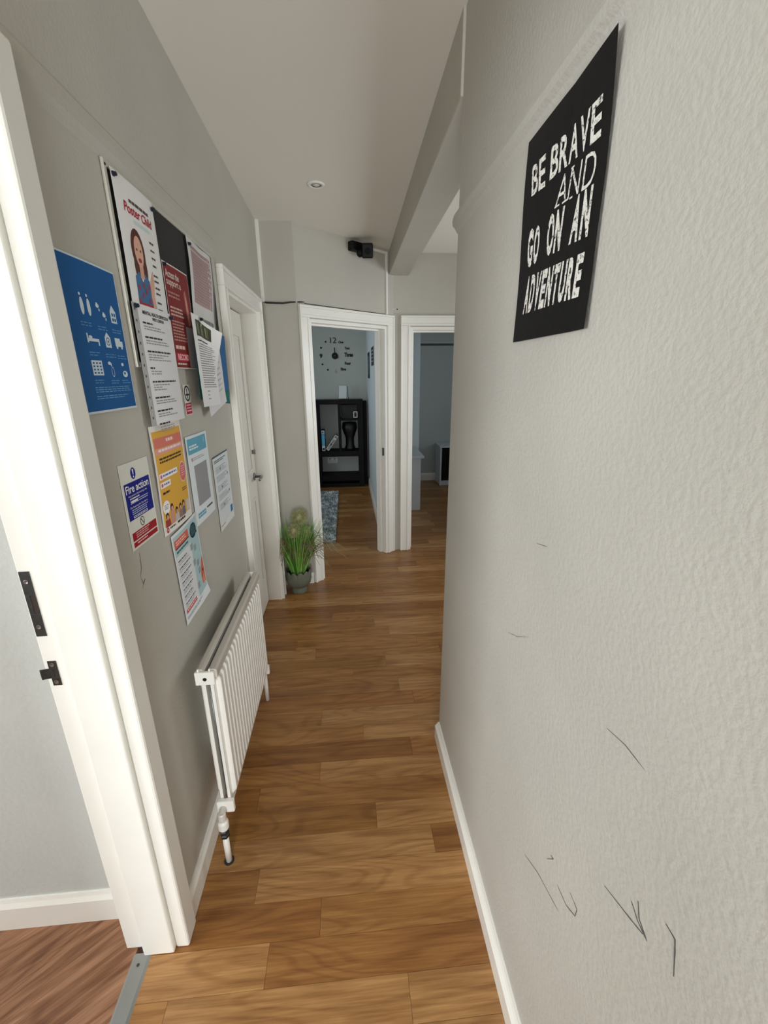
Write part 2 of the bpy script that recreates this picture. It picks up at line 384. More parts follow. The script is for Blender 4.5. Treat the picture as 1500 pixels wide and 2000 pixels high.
skirt('baseboard_desk_room', 'white skirting board behind the desk room cabinets', frame(.965, 6.65, 1, 0), 0, 1.7, .12)

# picture rails (painted over with the wall)
def rail(name, label, F, a0, a1, z0, z1, d, mt):
    m = MB(); p, t, n = F; hz = z1-z0
    pr = [(0, z0-.01), (d*.5, z0+.004), (d, z0+hz*.25), (d*1.05, z0+hz*.55), (d*.8, z1-.006), (0, z1+.006)]
    m.prism([tuple(p + t*a0 + n*q[0])[:2] + (q[1],) for q in pr], t*(a1-a0))
    return struct(m.build(name, mt), label)
rail('trim_1', 'painted picture rail on the notice board wall', FL, .94, 2.134, 2.105, 2.165, .010, WALL)
rail('trim_2', 'painted picture rail on the scuffed plaster wall', FR, -1.592, 2.2, 2.064, 2.112, .017, WALLR)
rail('trim_3', 'thin dark picture rail line in the desk room', frame(.965, 6.65, 1, 0), 0, 1.7, 2.02, 2.034, .012, mat('rail_paint', (78, 84, 82), .6))
rail('trim_4', 'thin ledge along the end wall above the door frame', FE, 0, 1.59, 2.085, 2.09, .004, WALL)

# ------------------------------------------------------------------ door frames
def architrave(F, a0, a1, ztop, parent, w=.075, proud=.024):
    """three moulded boards around an opening a0..a1 (outer edges), top ztop"""
    for nm, A0, A1, Z0, Z1, hor in (('architrave', a0, a0+w, 0, ztop-w, 0), ('architrave', a1-w, a1, 0, ztop-w, 0), ('architrave', a0, a1, ztop-w, ztop, 1)):
        m = MB()
        if hor:
            m.fbox(F, A0, A1, Z1-.016, Z1, 0, proud); m.fbox(F, A0, A0+.016, Z0, Z1-.016, 0, proud); m.fbox(F, A1-.016, A1, Z0, Z1-.016, 0, proud); m.fbox(F, A0+.016, A1-.016, Z0+.018, Z1-.016, 0, proud*.7); m.fbox(F, A0+.016, A1-.016, Z0, Z0+.018, 0, proud*.85)
        else:
            s = A0 == a0
            o0, o1 = (A0, A0+.016) if s else (A1-.016, A1)
            i0, i1 = (A1-.018, A1) if s else (A0, A0+.018)
            mid = (o1, i0) if s else (i1, o0)
            m.fbox(F, o0, o1, Z0, Z1, 0, proud); m.fbox(F, mid[0], mid[1], Z0, Z1, 0, proud*.7); m.fbox(F, i0, i1, Z0, Z1, 0, proud*.85)
        m.build(nm, WHITE, parent, bevel=.003)
def lining(F, a0, a1, ztop, d0, d1, parent, th=.022, stop=(.35, .6)):
    for q in (0, 1, 2):
        m = MB(); s = MB(); ds0 = d1 + (d0-d1)*stop[0]; ds1 = d1 + (d0-d1)*stop[1]
        if q == 0: m.fbox(F, a0, a0+th, 0, ztop, d0, d1); s.fbox(F, a0+th, a0+th+.014, 0, ztop-th, ds1, ds0)
        if q == 1: m.fbox(F, a1-th, a1, 0, ztop, d0, d1); s.fbox(F, a1-th-.014, a1-th, 0, ztop-th, ds1, ds0)
        if q == 2: m.fbox(F, a0+th, a1-th, ztop-th, ztop, d0, d1); s.fbox(F, a0+th+.014, a1-th-.014, ztop-th-.014, ztop-th, ds1, ds0)
        o = m.build('jamb', WHITE, parent, bevel=.002); s.build('door_stop', WHITE, o, bevel=.002)

# near doorway on the left (open, no leaf in view)
d1 = thing('door_1', (-.61, .5, 0), 'white door frame of the near open doorway with strike plates', kind='structure')
m = MB(); m.box(-.557, -.519, .878, .943, 0, 2.138); m.build('architrave', WHITE, d1, bevel=.006)
m = MB(); m.box(-.557, -.519, .0, .065, 0, 2.138); m.build('architrave', WHITE, d1, bevel=.006)
m = MB(); m.box(-.557, -.519, .065, .878, 2.065, 2.138); m.build('architrave', WHITE, d1, bevel=.006)
m = MB(); m.box(-.703, -.558, .889, .93, 0, 2.05); far_jamb = m.build('jamb', WHITE, d1, bevel=.002)
m = MB(); m.box(-.645, -.5585, .866, .889, 0, 2.05); m.build('door_stop', WHITE, far_jamb, bevel=.004)
m = MB(); m.box(-.70, -.558, .03, .06, 0, 2.05); nj = m.build('jamb', WHITE, d1, bevel=.002)
m = MB(); m.box(-.70, -.558, .06, .893, 2.03, 2.055); m.build('jamb', WHITE, d1, bevel=.002)
# strike plates are let into the rebate face at y = .889
def strike(z0, z1, x0, x1, lip):
    y = .8876
    m = MB(); hz0, hz1 = z0+(z1-z0)*(.36), z0+(z1-z0)*(.64)
    hx0 = x0+(x1-x0)*.45
    m.box(x0, x1, y, .889, z0, hz0); m.box(x0, x1, y, .889, hz1, z1); m.box(x0, hx0, y, .889, hz0, hz1); m.box(x1-.001, x1, y, .889, hz0, hz1)
    if lip:
        m.prism([(x0-.018, y-.004, hz0-.004), (x0, y, hz0-.004), (x0, y, hz1+.004), (x0-.018, y-.004, hz1+.004)], (0, .0015, 0))
    o = m.build('strike_plate', DSTEEL, far_jamb, bevel=.0006)
    m = MB(); m.box(hx0, x1-.001, .8884, .889, hz0, hz1); m.build('latch_hole', mat('latch_hole', (46, 30, 22), .8), d1)
    for zz in (z0+(z1-z0)*.15, z1-(z1-z0)*.15):
        m = MB(); m.lathe(((x0+x1)/2, y, zz), [(.0052, 0), (.0052, -.0006), (.004, -.0008), (.0015, -.0002)], 12, 'y'); m.build('screw', STEEL, d1, smooth=False)
strike(1.073, 1.230, -.700, -.678, False)
strike(.942, 1.008, -.694, -.675, True)

# panelled door at the far end of the left wall
d2 = thing('door_2', (-.6, 2.6, 0), 'closed white panelled door on the notice board wall with lever handle', kind='structure')
architrave(FL, 2.134, 3.06, 2.078, d2, .082, .03)
lining(FL, 2.198, 2.988, 2.005, -.15, .006, d2, .022, (.84, .97))
m = MB(); m.box(-.668, -.632, 2.226, 2.957, .006, 1.977); leaf = m.build('leaf', OFFW, d2, bevel=.002)
for (a0, a1, z0, z1) in ((2.32, 2.55, .22, .84), (2.635, 2.865, .22, .84), (2.32, 2.55, 1.02, 1.86), (2.635, 2.865, 1.02, 1.86)):
    m = MB()
    for (p0, p1, q0, q1) in ((a0, a1, z0, z0+.02), (a0, a1, z1-.02, z1), (a0, a0+.02, z0+.02, z1-.02), (a1-.02, a1, z0+.02, z1-.02)): m.box(-.632, -.626, p0, p1, q0, q1)
    m.box(-.632, -.629, a0+.045, a1-.045, z0+.045, z1-.045)
    m.build('panel_moulding', OFFW, leaf, bevel=.003)
m = MB(); m.lathe((-.632, 2.885, .975), [(.026,0),(.026,.008),(.02,.01)], 24, 'x'); hd = m.build('handle_rose', STEEL, d2, smooth=False, bevel=.001)
m = MB(); m.tube([(-.624,2.885,.975), (-.585,2.885,.975), (-.578,2.875,.975), (-.577,2.79,.972)], [.009,.009,.009,.008], 12); m.build('lever', STEEL, hd, smooth=True)
m = MB(); m.lathe((-.632, 2.885, 1.14), [(.014,0),(.014,.008),(.006,.009),(.006,.022)], 16, 'x'); m.box(-.622,-.606,2.882,2.888,1.125,1.155); m.build('thumb_turn', STEEL, d2, bevel=.001)

# doorway in the angled wall
d3 = thing('door_3', (FA[0]+FA[1]*.47).to_tuple(), 'white door frame in the angled wall opening to the clock room', kind='structure')
architrave(FA, .008, .94, 2.075, d3, .078, .024)
lining(FA, .084, .862, 1.992, -.115, .006, d3, .024, (.45, .75))
m = MB(); m.fbox(FA, .836, .838, .93, 1.0, -.035, -.012); m.build('strike_plate', STEEL, d3)
# doorway in the end wall
d4 = thing('door_4', (.95, 3.845, 0), 'white door frame in the end wall opening to the dim desk room', kind='structure')
architrave(FE, .066, 1.01, 2.078, d4, .078, .024)
lining(FE, .143, .932, 1.992, -.115, .006, d4, .024, (.45, .75))

# scuffs on the plaster wall
def scuff(name, parent, pts, x, w, side):
    m = MB(); P = [Vector((x, a, b)) for a, b in pts]
    Q = []
    for i in range(len(P)-1):
        for s in range(4): Q.append(P[i].lerp(P[i+1], s/4))
    Q.append(P[-1])
    vs = []; n = len(Q)
    for i, q in enumerate(Q):
        d = (Q[min(i+1, n-1)]-Q[max(i-1, 0)]); d = Vector((0, d.y, d.z)).normalized(); nn = Vector((0, -d.z, d.y))
        ww = w*(.35+.65*math.sin(math.pi*(i+.4)/(n-.2)))*random.uniform(.6, 1.2)
        vs += [q+nn*ww/2, q-nn*ww/2]
    off = Vector((side*.0004, 0, 0))
    m.add(vs, [(2*i, 2*i+1, 2*i+3, 2*i+2) for i in range(n-1)])
    m.add([v+off for v in vs], [(2*i, 2*i+1, 2*i+3, 2*i+2) for i in range(n-1)])
    m.build(name, SCUFF, parent)
for pts, w in (([(.684,.551),(.622,.588),(.535,.618)],.0012), ([(.552,.666),(.516,.668),(.488,.687),(.486,.708),(.512,.71)],.0016),
               ([(.437,.85),(.379,.876),(.355,.888)],.0016), ([(.384,.905),(.367,.893),(.347,.889),(.366,.9),(.374,.922)],.0022),
               ([(.329,.957),(.313,.957),(.309,.941),(.302,.908)],.0022), ([(.495,1.103),(.454,1.114),(.413,1.115)],.0010),
               ([(.598,.668),(.576,.70),(.587,.695)],.0016), ([(.794,1.287),(.749,1.298)],.0012), ([(.894,1.011),(.841,1.034),(.783,1.072)],.0008)):
    scuff('scuff_mark', wall_right, pts, RX-.0004, w, -1)
for pts in ([(1.068,1.19),(1.064,1.149),(1.051,1.133)], [(1.051,1.133),(1.059,1.107),(1.071,1.116),(1.049,1.098)]):
    scuff('scuff_mark', wall_left, pts, LX+.0004, .0014, 1)

# ------------------------------------------------------------------ radiator
RY0, RY1, RZ0, RZ1, RXB, RXF = 1.15, 1.845, .205, .762, -.487, -.425
rad = thing('radiator', (-.456, 1.5, .0), 'white ribbed double panel radiator under the notices', 'radiator')
def panel(xb, sgn, ribs, nm):
    n = ribs; m = MB(); pitch = (RY1-RY0-.03)/n; secs = []
    # profile along y: flat valley - rounded rib
    prof = [(RY0+.002, 0), (RY0+.012, 0)]
    for i in range(n):
        c = RY0+.015+pitch*(i+.5)
        for a, h in ((-.29,0), (-.25,.6), (-.15,.95), (0,1.0), (.15,.95), (.25,.6), (.29,0)): prof.append((c+a*pitch, h))
    prof += [(RY1-.012, 0), (RY1-.002, 0)]
    zs = [(RZ0, 0), (RZ0+.030, 0), (RZ0+.045, .9), (RZ0+.055, 1), (RZ1-.062, 1), (RZ1-.052, .9), (RZ1-.036, 0), (RZ1-.004, 0)]
    vs = [(xb + sgn*.015*h*k, y, z) for z, k in zs for y, h in prof]
    w = len(prof)
    fs = [(j*w+i, j*w+i+1, (j+1)*w+i+1, (j+1)*w+i) for j in range(len(zs)-1) for i in range(w-1)]
    m.add(vs, fs)
    bk = [(xb - sgn*.010, y, z) for z, y in ((RZ0, RY0), (RZ0, RY1), (RZ1-.004, RY1), (RZ1-.004, RY0))]
    m.box(min(xb-sgn*.010, xb-sgn*.0004), max(xb-sgn*.010, xb-sgn*.0004), RY0, RY1, RZ0, RZ1-.004)
    o = m.build(nm, RADW, rad, normals=False)
    for p in o.data.polygons: p.use_smooth = True
    o.data.set_sharp_from_angle(angle=math.radians(35)) if hasattr(o.data, 'set_sharp_from_angle') else None
panel(RXF-.013, 1, 20, 'front_panel')
panel(RXB+.015, -1, 20, 'back_panel')
for (x0, x1) in ((RXB-.001, RXB+.0235), (RXF-.0265, RXF+.001)):
    m = MB(); s = .006
    m.prism([(x0, RY0+.004, RZ1-.03), (x1, RY0+.004, RZ1-.03), (x1, RY0+.004, RZ1-.004), (x1-s, RY0+.004, RZ1+.002), (x0+s, RY0+.004, RZ1+.002), (x0, RY0+.004, RZ1-.004)], (0, RY1-RY0-.008, 0))
    m.build('top_rail', RADT, rad, bevel=.0015)
m = MB(); m.box(RXB+.022, RXF-.025, RY0+.05, RY1-.03, RZ0+.03, RZ1-.02); m.build('convector_core', DARKM, rad)
for i in range(3):
    x = RXB+.024+i*.0065; m = MB(); m.tube([(x+.001, RY0+.03+.006*(i % 2), RZ0+.04), (x+.001, RY0+.03+.006*(i % 2), RZ1-.05)], .0026, 8); m.build('convector_fin', mat('zinc', (120, 126, 130), .35, .7), rad, smooth=True)
m = MB(); m.box(RXB-.002, RXF-.006, RY0-.008, RY0+.004, RZ1-.048, RZ1-.002); m.box(RXB+.006, RXB+.012, RY0-.006, RY0+.004, RZ1-.002, RZ1+.008); m.box(RXF-.022, RXF-.016, RY0-.006, RY0+.004, RZ1-.002, RZ1+.008)
ec = m.build('end_cap', RADW, rad, bevel=.003)
m = MB(); m.lathe(((RXB+RXF)/2-.003, RY0-.008, RZ1-.026), [(.006,0),(.006,-.001),(.004,-.0014)], 14, 'y'); m.build('bleed_hole', BLACK, ec)
m = MB(); m.box(RXB+.002, RXF-.004, RY1-.004, RY1+.008, RZ1-.048, RZ1-.002); m.build('end_cap', RADW, rad, bevel=.003)
for yy, nm in ((RY0, -1), (RY1, 1)):
    m = MB(); m.box(RXB+.004, RXF-.001, min(yy, yy+nm*.018), max(yy, yy+nm*.018), RZ0-.006, RZ0+.042); m.build('valve_block', RADW, rad, bevel=.004)
for y in (1.35, 1.68):
    m = MB(); m.box(LX, RXB+.004, y-.015, y+.015, .30, .66); m.build('wall_bracket', RADW, rad)
vx, vy = -.462, 1.112
v = MB(); v.tube([(vx, RY0-.016, RZ0+.016), (vx, vy, RZ0+.012)], .011, 12); v.lathe((vx, vy, RZ0-.004), [(.013,-.012),(.013,.02),(.010,.024)], 12)
vo = v.build('radiator_valve', mat('painted_brass', (206, 202, 194), .4), rad, smooth=False)
m = MB(); m.lathe((vx, vy, RZ0-.052), [(.012,0),(.0175,.006),(.0175,.032),(.012,.042)], 18); m.build('valve_cap', PVC, vo, bevel=.002)
m = MB(); m.lathe((vx, vy, RZ0-.087), [(.013,0),(.016,.003),(.016,.012),(.012,.016),(.016,.020),(.016,.030),(.013,.034)], 6); m.build('compression_nut', DSTEEL, vo)
m = MB(); m.tube([(vx, vy, RZ0-.085), (vx, vy, .002)], .0105, 14); m.build('pipe', PVC, rad, smooth=True)
m = MB(); m.lathe((vx, vy, 0), [(.017,0),(.017,.003),(.012,.004)], 18); m.build('pipe_collar', DSTEEL, rad)
m = MB(); m.tube([(vx, RY1+.018, RZ0+.016), (vx, RY1+.05, RZ0+.014), (vx, RY1+.055, RZ0-.03)], .011, 10); m.build('radiator_valve', STEEL, rad, smooth=True)
m = MB(); m.tube([(vx, RY1+.055, RZ0-.03), (vx, RY1+.055, 0)], .0095, 10); m.build('pipe', PVC, rad, smooth=True)

# ------------------------------------------------------------------ text and sheets
TXT = {}
def text_mesh(s, bold=0.0, shear=0.0):
    k = (s, bold, shear)
    if k in TXT: return TXT[k]
    c = bpy.data.curves.new('t', 'FONT'); c.body = s; c.offset = bold; c.shear = shear; c.resolution_u = 3
    o = bpy.data.objects.new('t', c); COL.objects.link(o)
    me = bpy.data.meshes.new_from_object(o)
    vs = [v.co.copy() for v in me.vertices]; fs = [tuple(p.vertices) for p in me.polygons]
    bpy.data.objects.remove(o); bpy.data.curves.remove(c); bpy.data.meshes.remove(me)
    x0 = min(v.x for v in vs); x1 = max(v.x for v in vs); y0 = min(v.y for v in vs); y1 = max(v.y for v in vs)
    TXT[k] = ([((v.x-x0)/(x1-x0), 1-(v.y-y0)/(y1-y0)) for v in vs], fs)
    return TXT[k]

class Sheet:
    """a printed sheet hung on a wall frame; (u,v) run 0..1 from its top left corner"""
    def __init__(s, name, label, cat, F, a, z, w, h, off, colour, rot=0.0, bend=None, thick=.0005, group=None, m=None, nu=10, nv=14, drop=None):
        s.drop = drop
        s.F, s.a, s.z, s.w, s.h, s.off, s.bend = F, a, z, w, h, off, bend
        s.cr, s.sr = math.cos(rot), math.sin(rot); s.layers = {}; s.order = 0
        g = [(i/nu, j/nv) for j in range(nv+1) for i in range(nu+1)]
        mb = MB(); n = len(g)
        mb.add([s.P(u, v, thick) for u, v in g] + [s.P(u, v, 0) for u, v in g],
               [(j*(nu+1)+i, j*(nu+1)+i+1, (j+1)*(nu+1)+i+1, (j+1)*(nu+1)+i) for j in range(nv) for i in range(nu)] +
               [(n+j*(nu+1)+i, n+(j+1)*(nu+1)+i, n+(j+1)*(nu+1)+i+1, n+j*(nu+1)+i+1) for j in range(nv) for i in range(nu)])
        rim = [i for i in range(nu+1)] + [j*(nu+1)+nu for j in range(1, nv+1)] + [nv*(nu+1)+i for i in range(nu-1, -1, -1)] + [j*(nu+1) for j in range(nv-1, 0, -1)]
        mb.f += [(rim[i], rim[(i+1) % len(rim)], n+rim[(i+1) % len(rim)], n+rim[i]) for i in range(len(rim))]
        s.thick = thick
        s.o = tag(mb.build(name, m or paper_mat(colour), smooth=False), label, cat, group)
    def P(s, u, v, lift):
        x = (u-.5)*s.w; y = (v-.5)*s.h
        X = x*s.cr - y*s.sr; Y = x*s.sr + y*s.cr
        p, t, n = s.F; d = s.off + lift + (s.bend(u, v) if s.bend else 0)
        q = p + t*(s.a + s.w/2 + X) + n*d
        return Vector((q.x, q.y, s.z - s.h/2 - Y - (s.drop(u, v) if s.drop else 0)))
    def _mb(s, name, rgb, lvl):
        if name != 'small_print': s.order += 1
        k = (name, rgb, lvl, s.order if name != 'small_print' else 0)
        if k not in s.layers: s.layers[k] = MB()
        return s.layers[k]
    def L(s, lvl): return s.thick + .0002 + lvl*.00025
    def rect(s, u0, v0, u1, v1, rgb, name='print_panel', lvl=0):
        mb = s._mb(name, rgb, lvl); nu = max(1, int((u1-u0)*s.w/.02)); nv = max(1, int((v1-v0)*s.h/.02))
        mb.add([s.P(u0+(u1-u0)*i/nu, v0+(v1-v0)*j/nv, s.L(lvl)) for j in range(nv+1) for i in range(nu+1)],
               [(j*(nu+1)+i, j*(nu+1)+i+1, (j+1)*(nu+1)+i+1, (j+1)*(nu+1)+i) for j in range(nv) for i in range(nu)]); return s
    def poly(s, pts, rgb, name='print_shape', lvl=1):
        s._mb(name, rgb, lvl).add([s.P(u, v, s.L(lvl)) for u, v in pts], [tuple(range(len(pts)))]); return s
    def oval(s, cu, cv, ru, rv, rgb, name='print_shape', lvl=1, n=20):
        return s.poly([(cu+ru*math.cos(2*math.pi*k/n), cv+rv*math.sin(2*math.pi*k/n)) for k in range(n)], rgb, name, lvl)
    def ring(s, cu, cv, ru, rv, wd, rgb, name='print_shape', lvl=1, n=28):
        A = [(cu+ru*math.cos(2*math.pi*k/n), cv+rv*math.sin(2*math.pi*k/n)) for k in range(n)]
        B = [(cu+(ru-wd/s.w)*math.cos(2*math.pi*k/n), cv+(rv-wd/s.h)*math.sin(2*math.pi*k/n)) for k in range(n)]
        s._mb(name, rgb, lvl).add([s.P(u, v, s.L(lvl)) for u, v in A+B], [(k, (k+1) % n, n+(k+1) % n, n+k) for k in range(n)]); return s
    def text(s, body, q, rgb, name='lettering', lvl=2, bold=0.0, m=None, shear=0.0):
        """q: (u0,v0,u1,v1) or four corners TL,TR,BR,BL"""
        if not isinstance(q[0], tuple): q = ((q[0],q[1]), (q[2],q[1]), (q[2],q[3]), (q[0],q[3]))
        vs, fs = text_mesh(body, bold, shear)
        def B(x, y):
            return tuple(q[0][i]*(1-x)*(1-y) + q[1][i]*x*(1-y) + q[2][i]*x*y + q[3][i]*(1-x)*y for i in (0, 1))
        s._mb(name, rgb if m is None else m, lvl).add([s.P(*B(x, y), s.L(lvl)) for x, y in vs], fs); return s
    def block(s, body, q, rgb, gap=.16, bold=.035, m=None, name='lettering', lvl=2):
        n = len(body)
        def B(x, y): return tuple(q[0][i]*(1-x)*(1-y) + q[1][i]*x*(1-y) + q[2][i]*x*y + q[3][i]*(1-x)*y for i in (0, 1))
        for k, ch in enumerate(body):
            a, b = (k+gap/2)/n, (k+1-gap/2)/n
            s.text(ch, (B(a, 0), B(b, 0), B(b, 1), B(a, 1)), rgb, name, lvl, bold, m)
        return s
    def lines(s, u0, v0, u1, v1, n, rgb, fill=.45, ragged=.25, name='small_print', lvl=2, words=True):
        step = (v1-v0)/n
        for i in range(n):
            e = u1 - random.random()*ragged*(u1-u0); u = u0; y = v0+i*step
            while u < e-.005:
                w = random.uniform(.03, .10) if words else e-u
                w = min(w, e-u); s._mb(name, rgb, lvl).add([s.P(a, b, s.L(lvl)) for a, b in ((u, y), (u+w, y), (u+w, y+step*fill), (u, y+step*fill))], [(0, 1, 2, 3)])
                u += w+.014
        return s
    def done(s):
        for (name, rgb, lvl, _), mb in s.layers.items():
            mt = rgb if not isinstance(rgb, tuple) else ink(rgb)
            mb.build(name, mt, s.o, normals=False, kind='stuff' if name == 'small_print' else None)
        return s.o

INKB = (40, 40, 44); GRYT = (120, 120, 122); WH = (236, 236, 234)

# black slogan poster on the plaster wall
def pbend(u, v): return .003 + .010*max(0, u-.6)*max(0, .45-v)*4 + .006*max(0, u-.85)*max(0, v-.8)*25 + .0015*math.sin(v*7+u*3)
bp = Sheet('slogan_poster', 'black poster with worn white slogan lettering on the plaster wall', 'poster', FR, -1.002, 2.052, .305, .367, .001, (22, 22, 23), bend=pbend,
           m=mat('poster_black', (16, 16, 17), .6, spec=.2, bump=[(20, .08, 2)]))
def pq(*yz): return tuple(((1.002-y)/.305, (2.052-z)/.367) for y, z in yz)
bp.block('BE', pq((.969,1.999),(.906,1.997),(.900,1.944),(.963,1.948)), None, m=WORN, bold=.02, gap=.10)
bp.block('BRAVE', pq((.887,1.996),(.721,1.992),(.718,1.941),(.887,1.947)), None, m=WORN, bold=.02, gap=.10)
bp.text('AND', pq((.845,1.937),(.724,1.932),(.726,1.886),(.855,1.896)), None, m=WORN, bold=-.006)
for (ya, yb, zt) in ((.856,.838,1.8955), (.828,.810,1.8935), (.806,.795,1.9345), (.802,.792,1.8915)):   # serifs of the roman word
    bp.poly(pq((ya,zt+.0018),(yb,zt+.0014),(yb,zt-.0012),(ya,zt-.0008)), WORN, 'lettering', 2)
bp.block('GO', pq((.967,1.892),(.906,1.887),(.908,1.823),(.964,1.822)), None, m=WORN, bold=.045)
bp.block('ON', pq((.880,1.891),(.812,1.887),(.815,1.821),(.876,1.823)), None, m=WORN, bold=.045)
bp.block('AN', pq((.784,1.888),(.723,1.886),(.720,1.817),(.787,1.821)), None, m=WORN, bold=.045)
bp.block('ADVENTURE', pq((.957,1.806),(.722,1.797),(.727,1.735),(.961,1.737)), None, m=WORN, bold=.045)
bp.done()

# notice board
NB0, NB1, NZ0, NZ1 = 1.225, 2.075, 1.642, 2.096
nb = thing('notice_board', (LX, 1.65, NZ0), 'charcoal felt notice board in a pale aluminium frame', 'notice board')
m = MB(); m.box(LX+.0005, LX+.004, NB0+.01, NB1-.01, NZ0+.01, NZ1-.01); m.build('felt_panel', FELT, nb)
for (a, b, c, d) in ((NB0, NB0+.014, NZ0, NZ1), (NB1-.014, NB1, NZ0, NZ1), (NB0+.014, NB1-.014, NZ0, NZ0+.014), (NB0+.014, NB1-.014, NZ1-.014, NZ1)):
    m = MB(); m.box(LX+.0005, LX+.0078, a, b, c, d); m.build('frame_bar', mat('frame_alu', (196, 194, 184), .4, .25), nb, bevel=.002)
m = MB(); m.lathe((LX+.0078, NB0+.007, NZ1-.012), [(.003,0),(.003,.001)], 10, 'x'); m.build('screw', BLACK, nb)

def sag(amp, ph=0): return lambda u, v: amp*(math.sin(math.pi*u)*.6 + .4*math.sin(3*v+ph)) + amp*.45
# portrait sheet
s = Sheet('poster_child_sheet', 'white sheet headed Poster Child with a portrait, pinned on the felt board', 'poster', FL, 1.247, 2.086, .228, .315, .0085, (226, 226, 224), bend=sag(.004))
s.lines(.30, .135, .80, .165, 1, (90, 70, 70), .8, 0)
s.text('Poster', (.16, .17, .54, .245), (178, 24, 52), bold=.02, shear=.15); s.text('Child', (.57, .175, .86, .245), (178, 24, 52), bold=.02, shear=.15)
s.rect(.34, .27, .76, .30, (196, 214, 212), lvl=0)
s.oval(.34, .50, .165, .165, (84, 46, 36), 'hair_print', 0); s.oval(.27, .62, .08, .12, (84, 46, 36), 'hair_print', 0); s.oval(.43, .62, .08, .12, (84, 46, 36), 'hair_print', 0)
s.oval(.345, .50, .105, .115, (214, 168, 146), 'face_print', 1); s.rect(.30, .60, .40, .70, (206, 156, 134), 'face_print', 1)
s.oval(.345, .565, .04, .018, (150, 60, 62), 'mouth_print', 2); s.oval(.30, .49, .014, .010, (60, 40, 36), 'mouth_print', 2); s.oval(.39, .49, .014, .010, (60, 40, 36), 'mouth_print', 2)
s.poly([(.17,.70),(.27,.655),(.345,.73),(.42,.655),(.52,.70),(.55,.98),(.16,.98)], (64, 108, 150), 'shirt_print', 1)
for (cu, cv) in ((.22,.78),(.30,.83),(.40,.79),(.48,.75),(.20,.88),(.34,.75),(.47,.86)): s.oval(cu, cv, .03, .022, (150, 60, 84), 'pattern_print', 2, 10)
s.rect(.18, .89, .53, .95, (176, 40, 44), 'belt_print', 2)
s.poly([(.53,.72),(.62,.62),(.66,.60),(.66,.70),(.62,.80),(.64,.93),(.57,.94),(.52,.82)], (214, 168, 146), 'face_print', 1)
for i, vv in enumerate((.36,.42,.48,.54,.62,.665,.72,.765,.84,.90)): s.lines(.70 if i < 4 else .68, vv, .82, vv+.02, 1, (70, 70, 74), .8, .1)
s.done()
# dark red sheet
s = Sheet('dark_red_leaflet', 'dark red printed sheet with pale lettering on the felt board', 'leaflet', FL, 1.487, 1.947, .212, .304, .0085, (226, 222, 218), bend=sag(.003, 1))
s.rect(.01, .012, .99, .99, (124, 40, 40), 'print_panel')
s.text('Access the', (.06, .06, .56, .13), (226, 214, 206), bold=.015); s.text('support a', (.06, .145, .60, .22), (222, 200, 190), bold=.015)
s.lines(.06, .26, .58, .33, 2, (176, 132, 120), .5); s.lines(.07, .40, .62, .50, 3, (206, 180, 170), .5); s.lines(.07, .53, .62, .74, 7, (190, 150, 140), .45)
s.poly([(.70,.22),(.78,.18),(.84,.30),(.90,.52),(.78,.55),(.72,.42)], (180, 104, 92), 'print_shape', 1); s.poly([(.74,.26),(.78,.24),(.82,.40),(.80,.50),(.76,.42)], (206, 158, 140), 'print_shape', 2)
s.rect(.60, .56, .98, .985, (150, 148, 150), 'blank_panel', 1)
s.text('RECORD', (.12, .855, .56, .915), (236, 190, 190), lvl=3, bold=.03); s.rect(.06, .845, .58, .925, (186, 46, 62), 'print_panel', 2)
s.lines(.08, .77, .55, .82, 1, (226, 190, 180), .7); s.lines(.08, .945, .5, .97, 1, (226, 200, 190), .7); s.done()
# sheet in plastic at the right end of the board
s = Sheet('pink_table_sheet', 'sheet with a faded pink table in a crinkled clear sleeve beside the door frame', 'notice', FL, 1.735, 2.072, .245, .31, .0115, (214, 214, 210), rot=.05,
          bend=lambda u, v: .006*u + .004*math.sin(9*u+2*v)*u + .003*math.sin(6*v), nu=18)
s.rect(.10, .06, .90, .10, (150, 104, 104), 'print_panel'); s.rect(.10, .11, .90, .66, (166, 120, 120), 'print_panel'); s.lines(.13, .14, .86, .64, 16, (132, 84, 86), .35)
s.rect(.04, .80, .93, .86, (96, 132, 112), 'print_panel'); s.lines(.06, .81, .9, .85, 1, (30, 44, 36), .7, .05); s.lines(.45, .90, .8, .96, 2, (150, 150, 150), .5); s.done()
f_ = Sheet('clear_sleeve', 'crinkled clear plastic sleeve over the faded pink table sheet', 'sleeve', FL, 1.728, 2.080, .258, .325, .0135, (230, 230, 230), rot=.05,
           bend=lambda u, v: .008*u + .004*math.sin(9*u+2*v)*u + .003*math.sin(6*v), nu=18, m=FILM); f_.done()
# long service list in a punched sleeve
def mhb(u, v): return .004 + .005*math.sin(math.pi*u)*(.5+v*.5)
s = Sheet('service_list_sheet', 'white typed service list in a punched sleeve hanging below the felt board', 'notice', FL, 1.228, 1.798, .245, .308, .0125, (206, 206, 208), bend=mhb, nu=12)
s.rect(.105, 0.0, 1.0, 1.0, (222, 222, 224), 'page'); s.rect(0, 0, .10, 1, (170, 170, 168), 'punched_strip')
for i in range(11): s.oval(.045, .05+i*.088, .012, .012, (60, 60, 60), 'punch_hole', 1, 10)
s.text('MENTAL HEALTH SERVICES IN', (.20, .045, .90, .075), INKB, bold=.03); s.text('WEST LONDON', (.42, .085, .74, .112), INKB, bold=.03)
v0 = .135
for hd_, nb_, wd in (('', 2, .30), ('', 2, .55), ('', 3, .80), ('', 2, .16), ('', 3, .86), ('', 2, .50), ('', 2, .52), ('', 3, .34)):
    s.lines(.17, v0, .17+wd*.8, v0+.026, 1, INKB, .55, 0); s.lines(.18, v0+.030, .86, v0+.030+.021*nb_, nb_, (150, 150, 152), .45, .7); v0 += .046+.0235*nb_+.022
s.done()
